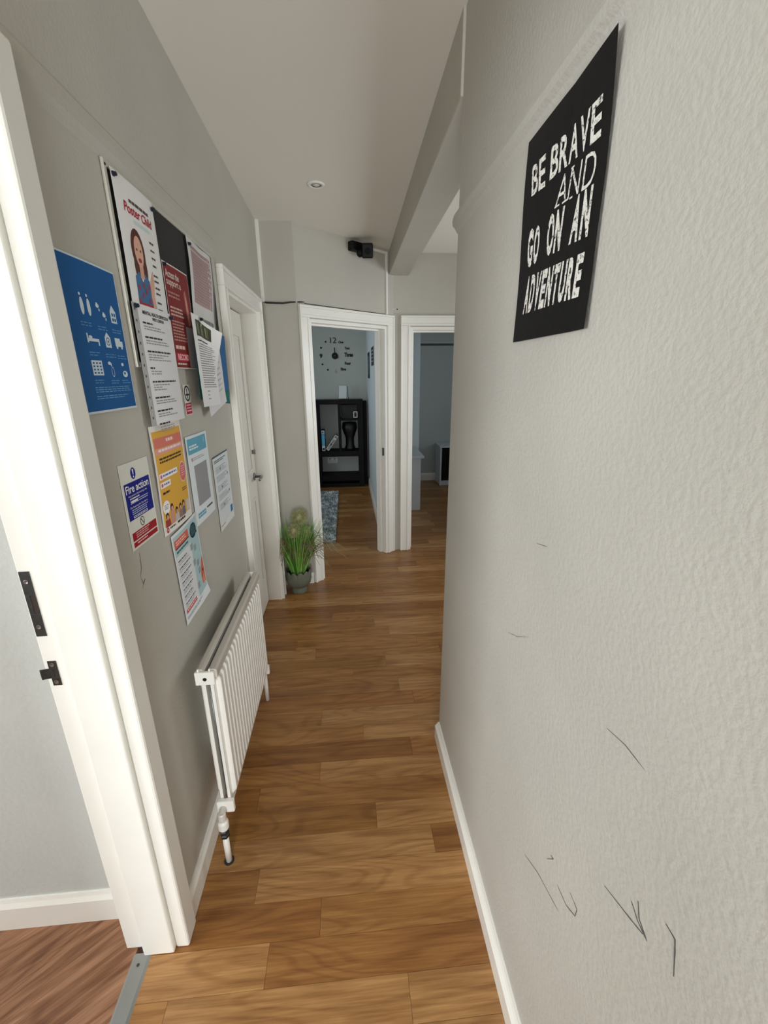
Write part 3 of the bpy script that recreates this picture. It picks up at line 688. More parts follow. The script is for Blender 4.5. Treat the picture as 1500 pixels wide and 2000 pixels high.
# loose sheets by the door frame
def curl1(u, v): return .004 + .006*v + .045*max(0, u-.45)**1.5*max(0, 1-v*1.6)*2.2
s = Sheet('blue_folder', 'blue and green folder sheet behind the loose papers by the door frame', 'folder', FL, 1.676, 1.795, .315, .275, .0150, (40, 96, 150), rot=.11, bend=lambda u, v: .022*u)
s.rect(0, 0, .16, 1, (34, 112, 74), 'print_panel'); s.rect(.6, .80, 1, 1, (30, 104, 98), 'print_panel'); s.done()
s = Sheet('loose_white_sheet', 'plain white sheet tilted to a corner behind the typed page by the door frame', 'paper', FL, 1.690, 1.780, .205, .29, .0290, (216, 216, 218), rot=-.22, bend=lambda u, v: .012*u+.003*math.sin(5*v))
s.lines(.62, .2, .9, .85, 9, (190, 190, 192), .3); s.done()
s = Sheet('typed_page', 'white typed page with a dark photograph and a curling corner by the door frame', 'notice', FL, 1.605, 1.818, .212, .305, .0330, (228, 228, 228), rot=.02, bend=curl1, nu=14, drop=lambda u, v: .09*max(0, u-.35)*max(0, .45-v)*1.6)
s.rect(.16, .05, .74, .22, (70, 74, 48), 'photo_print')
for k in range(9):
    a = .22+k*.055; s.poly([(a,.08+.01*(k % 3)),(a+.03,.07),(a+.045,.19),(a+.015,.20)], [(150,150,128),(96,104,70),(48,50,34)][k % 3], 'photo_print', 1)
s.lines(.16, .26, .62, .28, 1, INKB, .7); s.lines(.16, .30, .88, .80, 19, (128, 128, 130), .35, .2); s.lines(.3, .82, .45, .95, 3, (170, 170, 172), .3); s.done()
# pins
PG = 'dark push pins'
def pin(y, z, x, what):
    m = MB(); m.lathe((x, y, z), [(.0015,0),(.0055,.001),(.006,.004),(.0045,.006),(.005,.009),(.003,.011)], 12, 'x')
    tag(m.build('push_pin', NAVY, smooth=False), 'dark push pin at ' + what, 'push pin', PG)
pin(1.256, 2.074, LX+.010, 'the left corner of the Poster Child sheet'); pin(1.462, 2.066, LX+.012, 'the right corner of the Poster Child sheet')
pin(1.240, 1.790, LX+.018, 'the left corner of the service list'); pin(1.466, 1.786, LX+.018, 'the right corner of the service list')
pin(1.495, 1.938, LX+.010, 'the corner of the dark red sheet'); pin(1.752, 2.055, LX+.0130, 'the corner of the pink table sheet')
pin(1.690, 1.808, LX+.040, 'the top of the typed page')

# blue pictogram poster
s = Sheet('blue_pictogram_poster', 'blue poster with rows of white pictograms beside the near door frame', 'poster', FL, .962, 1.852, .226, .308, .0012, (206, 218, 226), bend=lambda u, v: .0015+.002*math.sin(3*u))
BL = (12, 86, 150); IW = (206, 220, 228); s.rect(.012, .012, .985, .985, BL, 'print_panel')
for du in (0, .11): s.oval(.27+du, .30, .028, .055, IW, 'pictogram'); s.oval(.262+du, .228, .014, .010, IW, 'pictogram')
for du, dv in ((0, 0), (.10, .055)): s.oval(.53+du, .275+dv, .03, .014, IW, 'pictogram'); s.rect(.51+du, .255+dv, .54+du, .262+dv, IW, 'pictogram', 1); s.oval(.555+du, .30+dv, .010, .010, IW, 'pictogram')
s.poly([(.76,.29),(.81,.245),(.88,.29),(.88,.37),(.76,.37)], IW, 'pictogram')
for a, b in ((.785,.30),(.83,.30),(.785,.335),(.83,.335)): s.rect(a, b, a+.032, b+.022, BL, 'pictogram_detail', 2)
s.rect(.25, .47, .27, .53, IW, 'pictogram', 1); s.rect(.27, .50, .45, .52, IW, 'pictogram', 1); s.oval(.31, .492, .03, .010, IW, 'pictogram'); s.rect(.43, .52, .45, .545, IW, 'pictogram', 1)
s.poly([(.56,.48),(.61,.445),(.67,.48),(.67,.55),(.56,.55)], IW, 'pictogram'); s.ring(.615, .508, .038, .028, .002, BL, 'pictogram_detail', 2); s.oval(.615, .508, .012, .009, BL, 'pictogram_detail', 2)
s.rect(.76, .475, .87, .535, IW, 'pictogram', 1); s.rect(.87, .495, .92, .535, IW, 'pictogram', 1)
for a in (.79, .89): s.oval(a, .54, .018, .013, IW, 'pictogram')
s.rect(.24, .645, .42, .745, IW, 'pictogram', 1)
for i in range(4):
    for j in range(3): s.rect(.258+j*.055, .657+i*.022, .288+j*.055, .668+i*.022, BL, 'pictogram_detail', 2)
s.oval(.56, .66, .03, .012, IW, 'pictogram'); s.rect(.58, .66, .60, .68, IW, 'pictogram', 1); s.ring(.605, .72, .028, .036, .0014, IW, 'pictogram')
s.oval(.83, .665, .028, .012, IW, 'pictogram'); s.oval(.86, .735, .055, .024, IW, 'pictogram'); s.oval(.85, .73, .02, .010, BL, 'pictogram_detail', 2)
for (a, b) in ((.20,.40),(.47,.41),(.74,.415),(.24,.59),(.52,.595),(.76,.60),(.24,.775),(.53,.78),(.76,.78)): s.lines(a, b, a+.2, b+.035, 2, (92, 150, 196), .35, .3)
s.lines(.22, .825, .93, .87, 3, (110, 165, 205), .35, .1); s.lines(.22, .885, .93, .915, 2, (110, 165, 205), .35, .3); s.done()

# fire action sign
s = Sheet('fire_action_sign', 'white Fire action sign with blue and red panels', 'sign', FL, 1.040, 1.418, .154, .214, .0012, (222, 222, 214), rot=.02, thick=.0012)
FB = (14, 22, 130); s.oval(.42, .135, .085, .068, FB, 'symbol', 0, 28); s.poly([(.395,.085),(.445,.085),(.43,.15),(.41,.15)], WH, 'symbol_mark', 1); s.oval(.42, .175, .018, .013, WH, 'symbol_mark', 1)
s.rect(.06, .225, .95, .655, FB, 'print_panel'); s.text('Fire action', (.09, .25, .89, .345), WH, bold=.015)
s.text('Any person discovering a fire', (.14, .365, .80, .395), WH); s.lines(.18, .405, .5, .43, 1, WH, .6, 0); s.lines(.18, .435, .82, .485, 2, (190, 200, 226), .45, .2); s.rect(.20, .437, .42, .458, WH, 'print_panel', 3)
s.text('On hearing the fire alarm', (.14, .50, .76, .53), WH); s.lines(.18, .54, .82, .61, 3, (190, 200, 226), .45, .2); s.rect(.20, .615, .70, .640, WH, 'print_panel', 3); s.lines(.22, .62, .68, .64, 1, FB, .6, 0, lvl=4)
s.ring(.46, .725, .075, .058, .0022, (60, 30, 36), 'symbol', 1); s.poly([(.405,.69),(.415,.68),(.515,.76),(.505,.77)], (60, 30, 36), 'symbol', 1)
RD = (158, 22, 34); s.rect(.06, .80, .95, .90, RD, 'print_panel'); s.rect(.06, .915, .95, .975, RD, 'print_panel'); s.lines(.18, .815, .8, .89, 3, (236, 200, 200), .4, .4); s.lines(.18, .93, .55, .96, 1, (236, 200, 200), .5, 0); s.done()

# yellow poster
s = Sheet('yellow_event_poster', 'yellow and pink poster with people printed along the bottom, taped to the wall', 'poster', FL, 1.226, 1.487, .228, .316, .0020, (230, 226, 220), rot=.015, bend=lambda u, v: .002+.003*math.sin(math.pi*u)+.002*math.sin(5*v))
YE = (222, 170, 66); PK = (214, 120, 106)
s.rect(.04, .05, .95, .92, YE, 'print_panel'); s.rect(.06, .11, .95, .20, PK, 'print_panel', 1); s.rect(.06, .205, .95, .255, (226, 158, 150), 'print_panel', 1)
s.lines(.40, .13, .62, .17, 1, (240, 214, 206), .7, 0); s.lines(.14, .212, .90, .25, 1, (244, 226, 222), .6, 0); s.lines(.13, .29, .88, .35, 2, (66, 52, 30), .55, .05)
for a, b, c in ((.06,.62,.425),(.06,.36,.505)): s.rect(a, c, b, c+.055, (238, 236, 238), 'print_panel', 1); s.lines(a+.1, c+.018, b-.04, c+.045, 1, (110, 110, 160), .6, 0); s.oval(a+.05, c+.028, .025, .018, (196, 90, 110), 'print_shape', 2)
s.lines(.10, .60, .30, .625, 1, INKB, .8, 0); s.oval(.82, .50, .125, .105, (240, 214, 206), 'print_shape', 1); s.oval(.82, .50, .115, .095, (214, 110, 110), 'print_shape', 2); s.lines(.75, .44, .90, .55, 5, (240, 196, 190), .35, .1, lvl=3)
s.oval(.15, .745, .10, .065, (240, 238, 236), 'print_shape', 1); s.lines(.09, .72, .21, .77, 3, (120, 120, 120), .4, .1); s.lines(.72, .66, .90, .70, 2, (66, 52, 30), .4, .1)
for (a, b, r, c, hc) in ((.14,.86,.08,(150,60,58),(60,36,30)),(.30,.80,.07,(206,150,128),(70,40,34)),(.44,.86,.07,(190,186,182),(52,36,32)),(.58,.85,.07,(150,120,112),(60,44,36)),(.70,.84,.06,(110,104,110),(44,36,34))):
    s.poly([(a-r,.93),(a-r*.8,b),(a+r*.8,b),(a+r,.93)], c, 'people_print', 1); s.oval(a, b-.03, .045, .035, hc, 'people_print', 2); s.oval(a, b-.018, .030, .024, (206, 160, 140), 'people_print', 3)
s.rect(.80, .80, .94, .91, (198, 196, 192), 'blank_panel', 2)
s.oval(.10, .958, .04, .026, (176, 30, 54), 'logo'); s.text('M', (.08, .945, .12, .971), WH, lvl=3); s.lines(.17, .945, .34, .97, 1, (60, 60, 64), .6, 0); s.lines(.42, .94, .72, .97, 1, (60, 60, 64), .7, 0); s.done()

# blue headed sheet (code square left blank)
s = Sheet('blue_header_sheet', 'white sheet with a light blue header and a large blank grey square', 'notice', FL, 1.484, 1.424, .222, .312, .0015, (218, 226, 228), rot=.01, bend=lambda u, v: .0015+.002*math.sin(math.pi*u))
s.rect(.05, .03, .92, .20, (98, 166, 190), 'print_panel'); s.lines(.10, .105, .5, .165, 2, (222, 236, 240), .6, .2); s.oval(.80, .09, .05, .04, (128, 184, 204), 'print_shape', 1); s.lines(.2, .245, .75, .285, 2, (176, 180, 184), .5, .2)
s.oval(.16, .26, .03, .022, (196, 140, 150), 'print_shape', 1)
s.rect(.20, .335, .82, .80, (150, 150, 152), 'blank_panel'); s.lines(.10, .875, .48, .94, 2, (98, 166, 190), .7, .1); s.lines(.54, .87, .85, .90, 1, (70, 74, 80), .7, 0); s.done()
# small leaflet
s = Sheet('timeline_leaflet', 'white leaflet with a dark top line and faint text nearest the panelled door', 'leaflet', FL, 1.742, 1.308, .222, .31, .0015, (212, 218, 220), rot=.0, bend=lambda u, v: .0015)
s.rect(0, 0.0, 1, .016, (52, 84, 104), 'print_panel'); s.lines(.06, .055, .9, .10, 2, (84, 104, 116), .5, .3)
for i, vv in enumerate((.15,.27,.40,.52,.65)): s.lines(.12, vv, .84, vv+.09, 4, (156, 166, 172), .35, .3); s.oval(.40 if i % 2 == 0 else .84, vv+.04, .022, .020, (90, 98, 104), 'print_shape', 2)
s.rect(.78, .79, .93, .89, (52, 122, 178), 'logo', 1); s.rect(.0, .905, 1, 1, (220, 222, 218), 'print_panel'); s.lines(.05, .93, .34, .955, 1, (160, 150, 110), .6, 0); s.done()
# coral and teal flyer
def pkb(u, v): return .002 + .003*math.sin(math.pi*u) + .03*max(0, v-.86)*max(0, u-.3)*3
s = Sheet('coral_flyer', 'pale blue flyer with coral banner and dark teal speech bubble, lowest of the wall notices', 'flyer', FL, 1.262, 1.166, .222, .312, .0020, (222, 226, 228), rot=-.045, bend=pkb)
s.rect(.03, .03, .97, .90, (172, 200, 204), 'print_panel'); s.rect(.03, .24, .58, .90, (216, 218, 220), 'print_panel', 1)
s.rect(.05, .07, .55, .155, (212, 104, 86), 'print_panel', 1); s.lines(.09, .09, .5, .14, 2, (240, 200, 190), .5, .2, lvl=3); s.rect(.06, .155, .55, .168, (52, 44, 48), 'print_panel', 1); s.lines(.08, .19, .5, .22, 1, (70, 92, 100), .7, 0)
s.oval(.76, .15, .15, .085, (24, 58, 66), 'speech_bubble', 1, 10); s.poly([(.80,.20),(.92,.215),(.88,.15)], (24, 58, 66), 'speech_bubble', 1); s.lines(.66, .10, .86, .20, 5, (130, 160, 166), .25, .2)
for vv in (.29,.37,.45,.53,.61,.69,.77): s.lines(.07, vv, .50, vv+.018, 1, (70, 72, 78), .7, .3); s.lines(.07, vv+.025, .45, vv+.06, 2, (150, 152, 156), .4, .3)
for a, b in ((.54,.26),(.68,.31),(.56,.45),(.70,.50),(.72,.60),(.58,.74)): s.rect(a, b, a+.10, b+.07, (150, 162, 166), 'blank_panel', 2)
s.poly([(.80,.72),(.90,.56),(.97,.52),(.97,.86),(.84,.86)], (206, 104, 78), 'print_shape', 1); s.oval(.90, .68, .025, .018, (60, 34, 34), 'print_shape', 2); s.poly([(.84,.78),(.92,.72),(.95,.84),(.86,.85)], (222, 150, 120), 'print_shape', 2)
s.rect(.05, .84, .46, .885, (196, 84, 84), 'print_panel', 2); s.lines(.08, .85, .43, .88, 1, (240, 206, 200), .5, 0, lvl=3); s.lines(.05, .925, .7, .96, 2, (140, 140, 144), .4, .3); s.done()
# small prohibition sign under the board
s = Sheet('small_prohibition_sign', 'small white sign with a black ring and red panel under the felt board', 'sign', FL, 1.536, 1.592, .066, .100, .0012, (214, 214, 210), thick=.001)
s.ring(.5, .29, .40, .26, .006, (34, 30, 32), 'symbol'); s.rect(.44, .12, .54, .46, (34, 30, 32), 'symbol', 1); s.rect(.26, .30, .74, .36, (34, 30, 32), 'symbol', 2)
s.rect(.08, .60, .92, .97, (178, 36, 58), 'print_panel'); s.lines(.18, .65, .85, .93, 3, (236, 190, 196), .45, .1); s.done()
# tiny red sign on the panelled door
s = Sheet('small_red_sign', 'tiny pale sign with a red print on the panelled door', 'sign', frame(-.632, 0, 0, 1), 2.555, 1.765, .06, .06, .001, (222, 214, 210), thick=.001)
s.oval(.45, .4, .3, .25, (196, 96, 90), 'print_shape'); s.lines(.15, .75, .9, .92, 1, (150, 60, 60), .6, 0); s.done()

# ------------------------------------------------------------------ hallway fittings
# recessed ceiling light
cz = ceil_z(2.72)
dl = thing('downlight', (-.12, 2.72, cz), 'small round white recessed ceiling light, switched off', 'ceiling light')
tilt = -.037
m = MB(); m.lathe((-.12, 2.72, cz), [(.0462,.004),(.0465,-.003),(.040,-.006),(.030,-.005),(.027,.0),(.027,.003)], 36); m.build('bezel', WHITE, dl, smooth=True)
m = MB(); m.lathe((-.12, 2.72, cz), [(.0265,.002),(.0262,-.0035),(.0225,-.0045),(.0225,.002)], 32); m.build('inner_ring', STEEL, dl, smooth=True)
m = MB(); m.lathe((-.12, 2.72, cz), [(.0222,.002),(.0222,-.002),(.014,-.0035),(.002,-.004)], 32); m.build('lens', mat('lamp_lens', (226, 224, 214), .2), dl, smooth=True)

# cable trunking and the black cable
m = MB(); m.box(LX+.0005, LX+.022, 3.208, 3.2295, 2.085, ceil_z(3.22)+.0); tag(m.build('cable_trunking', PVC, bevel=.002), 'white cable trunking in the corner above the panelled door', 'trunking')
def fa(a, z, d): q = FA[0] + FA[1]*a + FA[2]*d; return (q.x, q.y, z)
m = MB(); m.fbox(FA, .852, .870, 2.078, 2.524, .0005, .014); m.fbox(FA, .70, .852, 2.506, 2.524, .0005, .014)
tag(m.build('cable_trunking', PVC, bevel=.002), 'white cable trunking running from the black camera down to the door frame', 'trunking')
m = MB()
m.tube([(LX+.012, 3.222, 2.088), (LX+.03, 3.222, 2.082), (-.45, 3.223, 2.080), (-.40, 3.223, 2.079), (-.35, 3.222, 2.085), fa(.035, 2.090, .008), fa(.06, 2.092, .006)], [.004,.006,.006,.0055,.005,.004,.002], 8)
m.tube([fa(.06, 2.0835, .006), fa(.45, 2.081, .005), fa(.848, 2.0795, .005)], .0022, 6)
tag(m.build('black_cable', CABLE, smooth=True), 'thin black cable running along the top of the angled door frame', 'cable')

# security camera on the angled wall
camo = thing('security_camera', fa(.58, 2.46, 0), 'black security camera on a bracket above the angled doorway', 'camera')
m = MB(); m.fbox(FA, .470, .575, 2.468, 2.527, .0005, .05); m.build('bracket', BLACK, camo, bevel=.006)
m = MB(); m.ball(fa(.535, 2.452, .06), .026, 16, 10); m.build('swivel_ball', BLACK, camo, smooth=True)
m = MB(); m.tube([fa(.54, 2.47, .04), fa(.57, 2.47, .075), fa(.60, 2.475, .08)], .009, 8); m.build('arm', BLACK, camo, smooth=True)
q = Vector(fa(.575, 2.470, .095)); dirc = Vector((-.05, -1, -.30)).normalized(); sd = dirc.cross(Vector((0,0,1))).normalized(); up = sd.cross(dirc)
m = MB(); m.obox(q, sd, dirc, up, .040, .045, .046); hs = m.build('housing', BLACK, camo, bevel=.009)
m = MB(); m.tube([q+dirc*.049, q+dirc*.054], .022, 20); m.build('lens', mat('camera_lens', (6, 6, 7), .5, spec=.1), hs)

# light switch beside the panelled door
sw = thing('light_switch', (LX, 3.13, 1.47), 'white light switch beside the panelled door', 'light switch')
m = MB(); m.box(LX, LX+.011, 3.085, 3.171, 1.475, 1.561); swp = m.build('plate', PVC, sw, bevel=.003)
m = MB(); m.prism([(LX+.011, 3.118, 1.500), (LX+.019, 3.118, 1.503), (LX+.012, 3.118, 1.536), (LX+.011, 3.118, 1.536)], (0, .02, 0)); m.build('rocker', PVC, swp)
# screws left on the end wall
m = MB(); m.lathe((.442, 3.845, 2.125), [(.005,0),(.005,-.002),(.003,-.004)], 10, 'y'); tag(m.build('screw', BLACK), 'dark screw head left in the end wall above the door frames', 'screw')
m = MB(); m.lathe((.412, 3.845, 2.125), [(.005,0),(.005,-.003),(.003,-.006)], 10, 'y'); tag(m.build('wall_plug', PVC), 'white wall plug left in the end wall above the door frames', 'wall plug')

# ------------------------------------------------------------------ potted grass
PX, PY = -.415, 3.098
pot = thing('potted_grass', (PX, PY, 0), 'ornamental grass in a scalloped grey-green footed pot', 'plant')
def scal(i, a): return (abs(math.sin(a*6))*.021-.012) if i in (7, 8, 9) else 0
m = MB(); m.lathe((PX, PY, 0), [(.060,0),(.063,.006),(.058,.036),(.054,.046),(.070,.056),(.091,.078),(.098,.112),(.097,.182),(.0945,.184),(.092,.182),(.090,.130),(.06,.12)], 112, 'z', scal)
pot_body = m.build('pot', GREY, pot, smooth=True)
m = MB(); m.lathe((PX, PY, .1), [(.091,.02),(.091,.052),(.05,.058),(.005,.06)], 32); m.build('soil', SOIL, pot_body)
def ribbon(mb, pts, w0, w1, face):
    n = len(pts); vs = []
    for i, p in enumerate(pts):
        d = (pts[min(i+1, n-1)]-pts[max(i-1, 0)]).normalized(); sd = d.cross(face).normalized(); w = w0+(w1-w0)*i/(n-1)
        vs += [p-sd*w/2, p+sd*w/2]
    mb.add(vs, [(2*i, 2*i+1, 2*i+3, 2*i+2) for i in range(n-1)])
def leafmat(name, a, b):
    m = bpy.data.materials.new(name); m.use_nodes = True; nt = m.node_tree; bs = nt.nodes['Principled BSDF']; bs.inputs['Roughness'].default_value = .45
    g = nt.nodes.new('ShaderNodeNewGeometry'); r = nt.nodes.new('ShaderNodeValToRGB'); r.color_ramp.elements[0].color = lin(a)+(1,); r.color_ramp.elements[1].color = lin(b)+(1,)
    nt.links.new(g.outputs['Random Per Island'], r.inputs['Fac']); nt.links.new(r.outputs['Color'], bs.inputs['Base Color']); return m
GRASS = leafmat('grass_blade', (34, 92, 24), (150, 214, 98)); STEM = leafmat('dry_stem', (80, 80, 58), (142, 126, 84)); SEED = leafmat('seed_head', (126, 130, 80), (204, 200, 152))
random.seed(21)
m = MB()
for i in range(260):
    a = random.uniform(0, 2*math.pi); r0 = .052*math.sqrt(random.random()); ln = random.uniform(.24, .46); lean = random.uniform(.03, .52)*(.35+r0/.052)
    b = Vector((PX+r0*math.cos(a), PY+r0*math.sin(a), .155)); o = Vector((math.cos(a), math.sin(a), 0)); P = []
    for k in range(6):
        q = k/5; P.append(b + o*(ln*lean*(q*.55+.35*q*q)) + Vector((0, 0, ln*(q-.10*lean*q*q))))
    for p_ in P: p_.x = max(p_.x, LX+.035); p_.y = min(p_.y, 3.205)
    ribbon(m, P, random.uniform(.006, .0095), .001, Vector((random.uniform(-.6,.6), -1, .1)))
m.build('grass_blades', GRASS, pot, normals=False, kind='stuff')
m = MB()
for i in range(72):
    a = random.uniform(-2.7, .4); r0 = random.uniform(.02, .05); ln = random.uniform(.36, .62); out = random.uniform(.12, .30)
    if i < 9: a = random.uniform(-.9, .25); out = random.uniform(.26, .42); ln = random.uniform(.36, .50)
    b = Vector((PX+r0*math.cos(a), PY+r0*math.sin(a), .16)); o = Vector((math.cos(a), math.sin(a), 0)); P = []
    for k in range(10):
        q = k/9; P.append(b + o*(out*q**1.3) + Vector((0, 0, ln*(1.55*q - 1.05*q**2.6)*.85)))
    for p_ in P: p_.x = max(p_.x, LX+.026 if p_.y > 3.06 else LX+.045); p_.y = min(p_.y, 3.212)
    ribbon(m, P, .0044, .0026, Vector((random.uniform(-.3,.3), -1, .2)))
m.build('wispy_stems', STEM, pot, normals=False, kind='stuff')
for (hx, hy, hz, hr, n_) in ((-.385, 3.115, .600, .072, 460), (-.420, 3.045, .520, .058, 340), (-.335, 3.10, .49, .045, 200)):
    c = Vector((hx, hy, hz)); m = MB(); m.ball(c, hr*.42, 10, 7)
    for i in range(n_):
        ph = math.acos(1-2*(i+.5)/n_); th = i*2.39996; d = Vector((math.sin(ph)*math.cos(th), math.sin(ph)*math.sin(th), math.cos(ph)))
        s1 = d.cross(Vector((.3, .5, .8))).normalized(); e = c+d*hr*random.uniform(.82, 1.05)
        ribbon(m, [c+d*hr*.35, e], .0022, .0012, s1); ribbon(m, [e-d*.006+s1*.005, e, e-d*.006-s1*.005], .0026, .0026, d.cross(s1))
    m.tube([(PX+(hx-PX)*.4, PY+(hy-PY)*.4, .16), (hx, hy, hz)], .0022, 6)
    m.build('seed_head', SEED, pot, normals=False)

# ------------------------------------------------------------------ clock room
BF, BBK = 6.355, 6.635                    # bookcase front and back
bk = thing('bookcase', (-.11, 6.49, 0), 'black open bookcase standing under the wall clock', 'bookcase')
def bpart(nm, x0, x1, z0, z1, y0=BF, y1=BBK): m = MB(); m.box(x0, x1, y0, y1, z0, z1); return m.build(nm, DKWOOD, bk, bevel=.003)
bpart('side_panel', -.475, -.395, 0, 1.215); bpart('side_panel', .160, .236, 0, 1.215); bpart('top_board', -.475, .236, 1.215, 1.275)
bpart('divider', -.125, -.090, .545, 1.215); bpart('shelf', -.395, .160, .465, .545); bpart('shelf', -.090, .160, .985, 1.015); bpart('lower_shelf', -.395, .160, .095, .185); bpart('plinth', -.395, .160, 0.0, .055)
m = MB(); m.box(-.08, .15, 6.39, 6.62, 1.016, 1.205); tag(m.build('storage_box', mat('dark_box', (26, 26, 25), .7)), 'dark storage box filling the upper right bookcase cell', 'box')
cd_ = thing('hanging_card', (.135, BF, 1.02), 'small white framed card hanging on the black bookcase', 'card')
m = MB()
for (a, b, c, d) in ((.098,.106,1.028,1.112),(.146,.154,1.028,1.112),(.106,.146,1.028,1.036),(.106,.146,1.104,1.112)): m.box(a, b, BF-.007, BF-.0005, c, d)
m.build('card_frame', PVC, cd_)
m = MB(); m.box(.106, .146, BF-.004, BF-.0005, 1.036, 1.104); m.build('card_picture', ink((46, 44, 46)), cd_)
m = MB(); m.tube([(.112, BF-.003, 1.112), (.126, BF-.003, 1.132), (.140, BF-.003, 1.112)], .0012, 6); m.build('hanging_string', ink((120, 118, 112)), cd_)
# two spines on the shelf
def spine(name, label, c, w, h, dp, ang, base, cat):
    e = thing(name, c, label, cat); m = MB(); ca, sa = math.cos(ang), math.sin(ang); ax = Vector((ca, 0, -sa)); az = Vector((sa, 0, ca))
    m.obox(Vector(c)+az*h/2, ax, (0,1,0), az, w/2, dp/2, h/2); m.build('cover', base, e, bevel=.002)
    def mark(u0, u1, v0, v1, rgb, nm='spine_print'):
        mm = MB(); mm.obox(Vector(c)+az*(h*(v0+v1)/2)+ax*(w*((u0+u1)/2-.5))+Vector((0,-dp/2-.0005,0)), ax, (0,1,0), az, w*(u1-u0)/2, .0005, h*(v1-v0)/2); mm.build(nm, ink(rgb), e)
    def word(txt, v0, v1, rgb):
        vs, fs = text_mesh(txt, .02); mm = MB()
        mm.add([Vector(c)+az*(h*(v0+(v1-v0)*x))+ax*(w*((.80-.60*(1-y))-.5)*1.0)+Vector((0,-dp/2-.0022,0)) for x, y in vs], fs); mm.build('lettering', ink(rgb), e, normals=False)
    return mark, word
mk, wd = spine('blue_book', 'upright blue book with white ends on the bookcase shelf', (-.352, 6.44, .547), .052, .31, .14, 0, ink((24, 48, 84)), 'book')
mk(.08, .92, .30, .78, (86, 176, 216)); mk(.08, .92, .02, .28, (196, 202, 204)); mk(.08, .92, .80, .97, (190, 196, 200)); mk(.25, .75, .06, .15, (40, 44, 52)); mk(.3, .6, .85, .92, (40, 44, 52))
mk, wd = spine('white_box_game', 'white box with black lettering leaning on the bookcase shelf', (-.300, 6.44, .562), .048, .255, .14, .62, ink((204, 204, 202)), 'box')
wd('COMPASS', .12, .72, (24, 24, 26)); mk(.15, .85, .84, .95, (120, 120, 122)); mk(.15, .5, .03, .09, (120, 120, 122))
m = MB(); m.lathe((.036, 6.49, .546), [(.075,0),(.078,.03),(.060,.07),(.062,.18),(.085,.24),(.112,.32),(.100,.40),(.02,.41)], 24)
tag(m.build('dark_vase', mat('dark_glaze', (16, 16, 17), .5), smooth=True), 'wide dark vase in the lower right bookcase cell', 'vase')
# white panel on top
wp = thing('white_tablet', (-.045, 6.46, 1.276), 'white tablet-like panel leaning on a wire stand on the bookcase', 'tablet')
m = MB(); m.obox((-.045, 6.47, 1.378), (1,0,0), Vector((0,.97,-.22)), Vector((.05,.22,.97)), .055, .006, .092); m.build('screen_panel', mat('white_panel', (206, 214, 216), .4), wp, bevel=.003)
m = MB(); m.tube([(.02, 6.50, 1.46), (.026, 6.51, 1.36), (.034, 6.52, 1.279)], .0035, 8); m.tube([(-.10, 6.46, 1.2795), (.0, 6.46, 1.2795), (.034, 6.52, 1.2795)], .0035, 8); m.build('wire_stand', BLACK, wp, smooth=True)
# dark upright block filling the gap between the bookcase and the wall
m = MB(); m.box(.246, .296, 6.52, 6.63, 0, 1.25); tag(m.build('dark_gap_block', DKWOOD, bevel=.004), 'narrow dark upright block between the bookcase and side wall', 'board')
# sockets behind the bookcase
so = thing('wall_socket', (-.235, 6.65, .33), 'white double wall socket behind the open lower bookcase shelf', 'wall socket')
m = MB(); m.box(-.315, -.165, 6.640, 6.65, .315, .400); sp_ = m.build('plate', PVC, so, bevel=.002)
for x in (-.278, -.205):
    m = MB(); m.box(x-.012, x+.012, 6.6385, 6.640, .375, .388); m.box(x-.018, x-.012, 6.6385, 6.640, .335, .343); m.box(x+.012, x+.018, 6.6385, 6.640, .335, .343); m.box(x-.003, x+.003, 6.6385, 6.640, .350, .360); m.build('socket_hole', ink((90, 92, 94)), sp_)
# clock
CX, CZ, CY = -.141, 1.877, 6.648
ck = thing('wall_clock', (CX, CY, CZ), 'black stick-on wall clock with word numerals above the bookcase', 'clock')
S_ = .00069
def ct(txt, u0, v0, u1, v1, mt=BLACK, bold=.045):
    vs, fs = text_mesh(txt, bold); m = MB(); vv = [(CX+(u0+(u1-u0)*x-578)*S_, CZ-(v0+(v1-v0)*y-590)*S_) for x, y in vs]; n = len(vv)
    m.add([(x, CY-.004, z) for x, z in vv], fs); m.build('numeral', mt, ck, normals=False)
ct('12', 490, 230, 620, 340, bold=.0); ct('One', 660, 300, 765, 345); ct('Two', 785, 415, 890, 468); ct('Three', 775, 525, 955, 612); ct('Four', 780, 708, 908, 770); ct('Five', 690, 825, 800, 885)
ct('6', 565, 850, 610, 940, mat('clock_mirror', (150, 153, 150), .5)); ct('9', 262, 548, 318, 632)
for (u, v) in ((397,315),(298,430),(312,755),(418,865)):
    m = MB(); m.lathe((CX+(u-578)*S_, CY, CZ-(v-590)*S_), [(.0125,0),(.0125,-.004),(.008,-.006)], 16, 'y'); m.build('hour_dot', BLACK, ck)
m = MB(); m.lathe((CX, CY, CZ), [(.045,0),(.045,-.014),(.034,-.018),(.008,-.018)], 32, 'y'); cb = m.build('clock_body', BLACK, ck, smooth=False)
m = MB(); m.lathe((CX, CY-.018, CZ), [(.005,0),(.005,-.006)], 12, 'y'); m.build('spindle', STEEL, cb)
m = MB(); m.box(CX-.006, CX+.006, CY-.022, CY-.020, CZ, CZ+.112); m.build('hour_hand', BLACK, ck)
m = MB(); m.obox((CX+.024, CY-.0235, CZ-.016), (.83, 0, -.55), (0, 1, 0), (.55, 0, .83), .032, .001, .004); m.build('minute_hand', BLACK, ck)
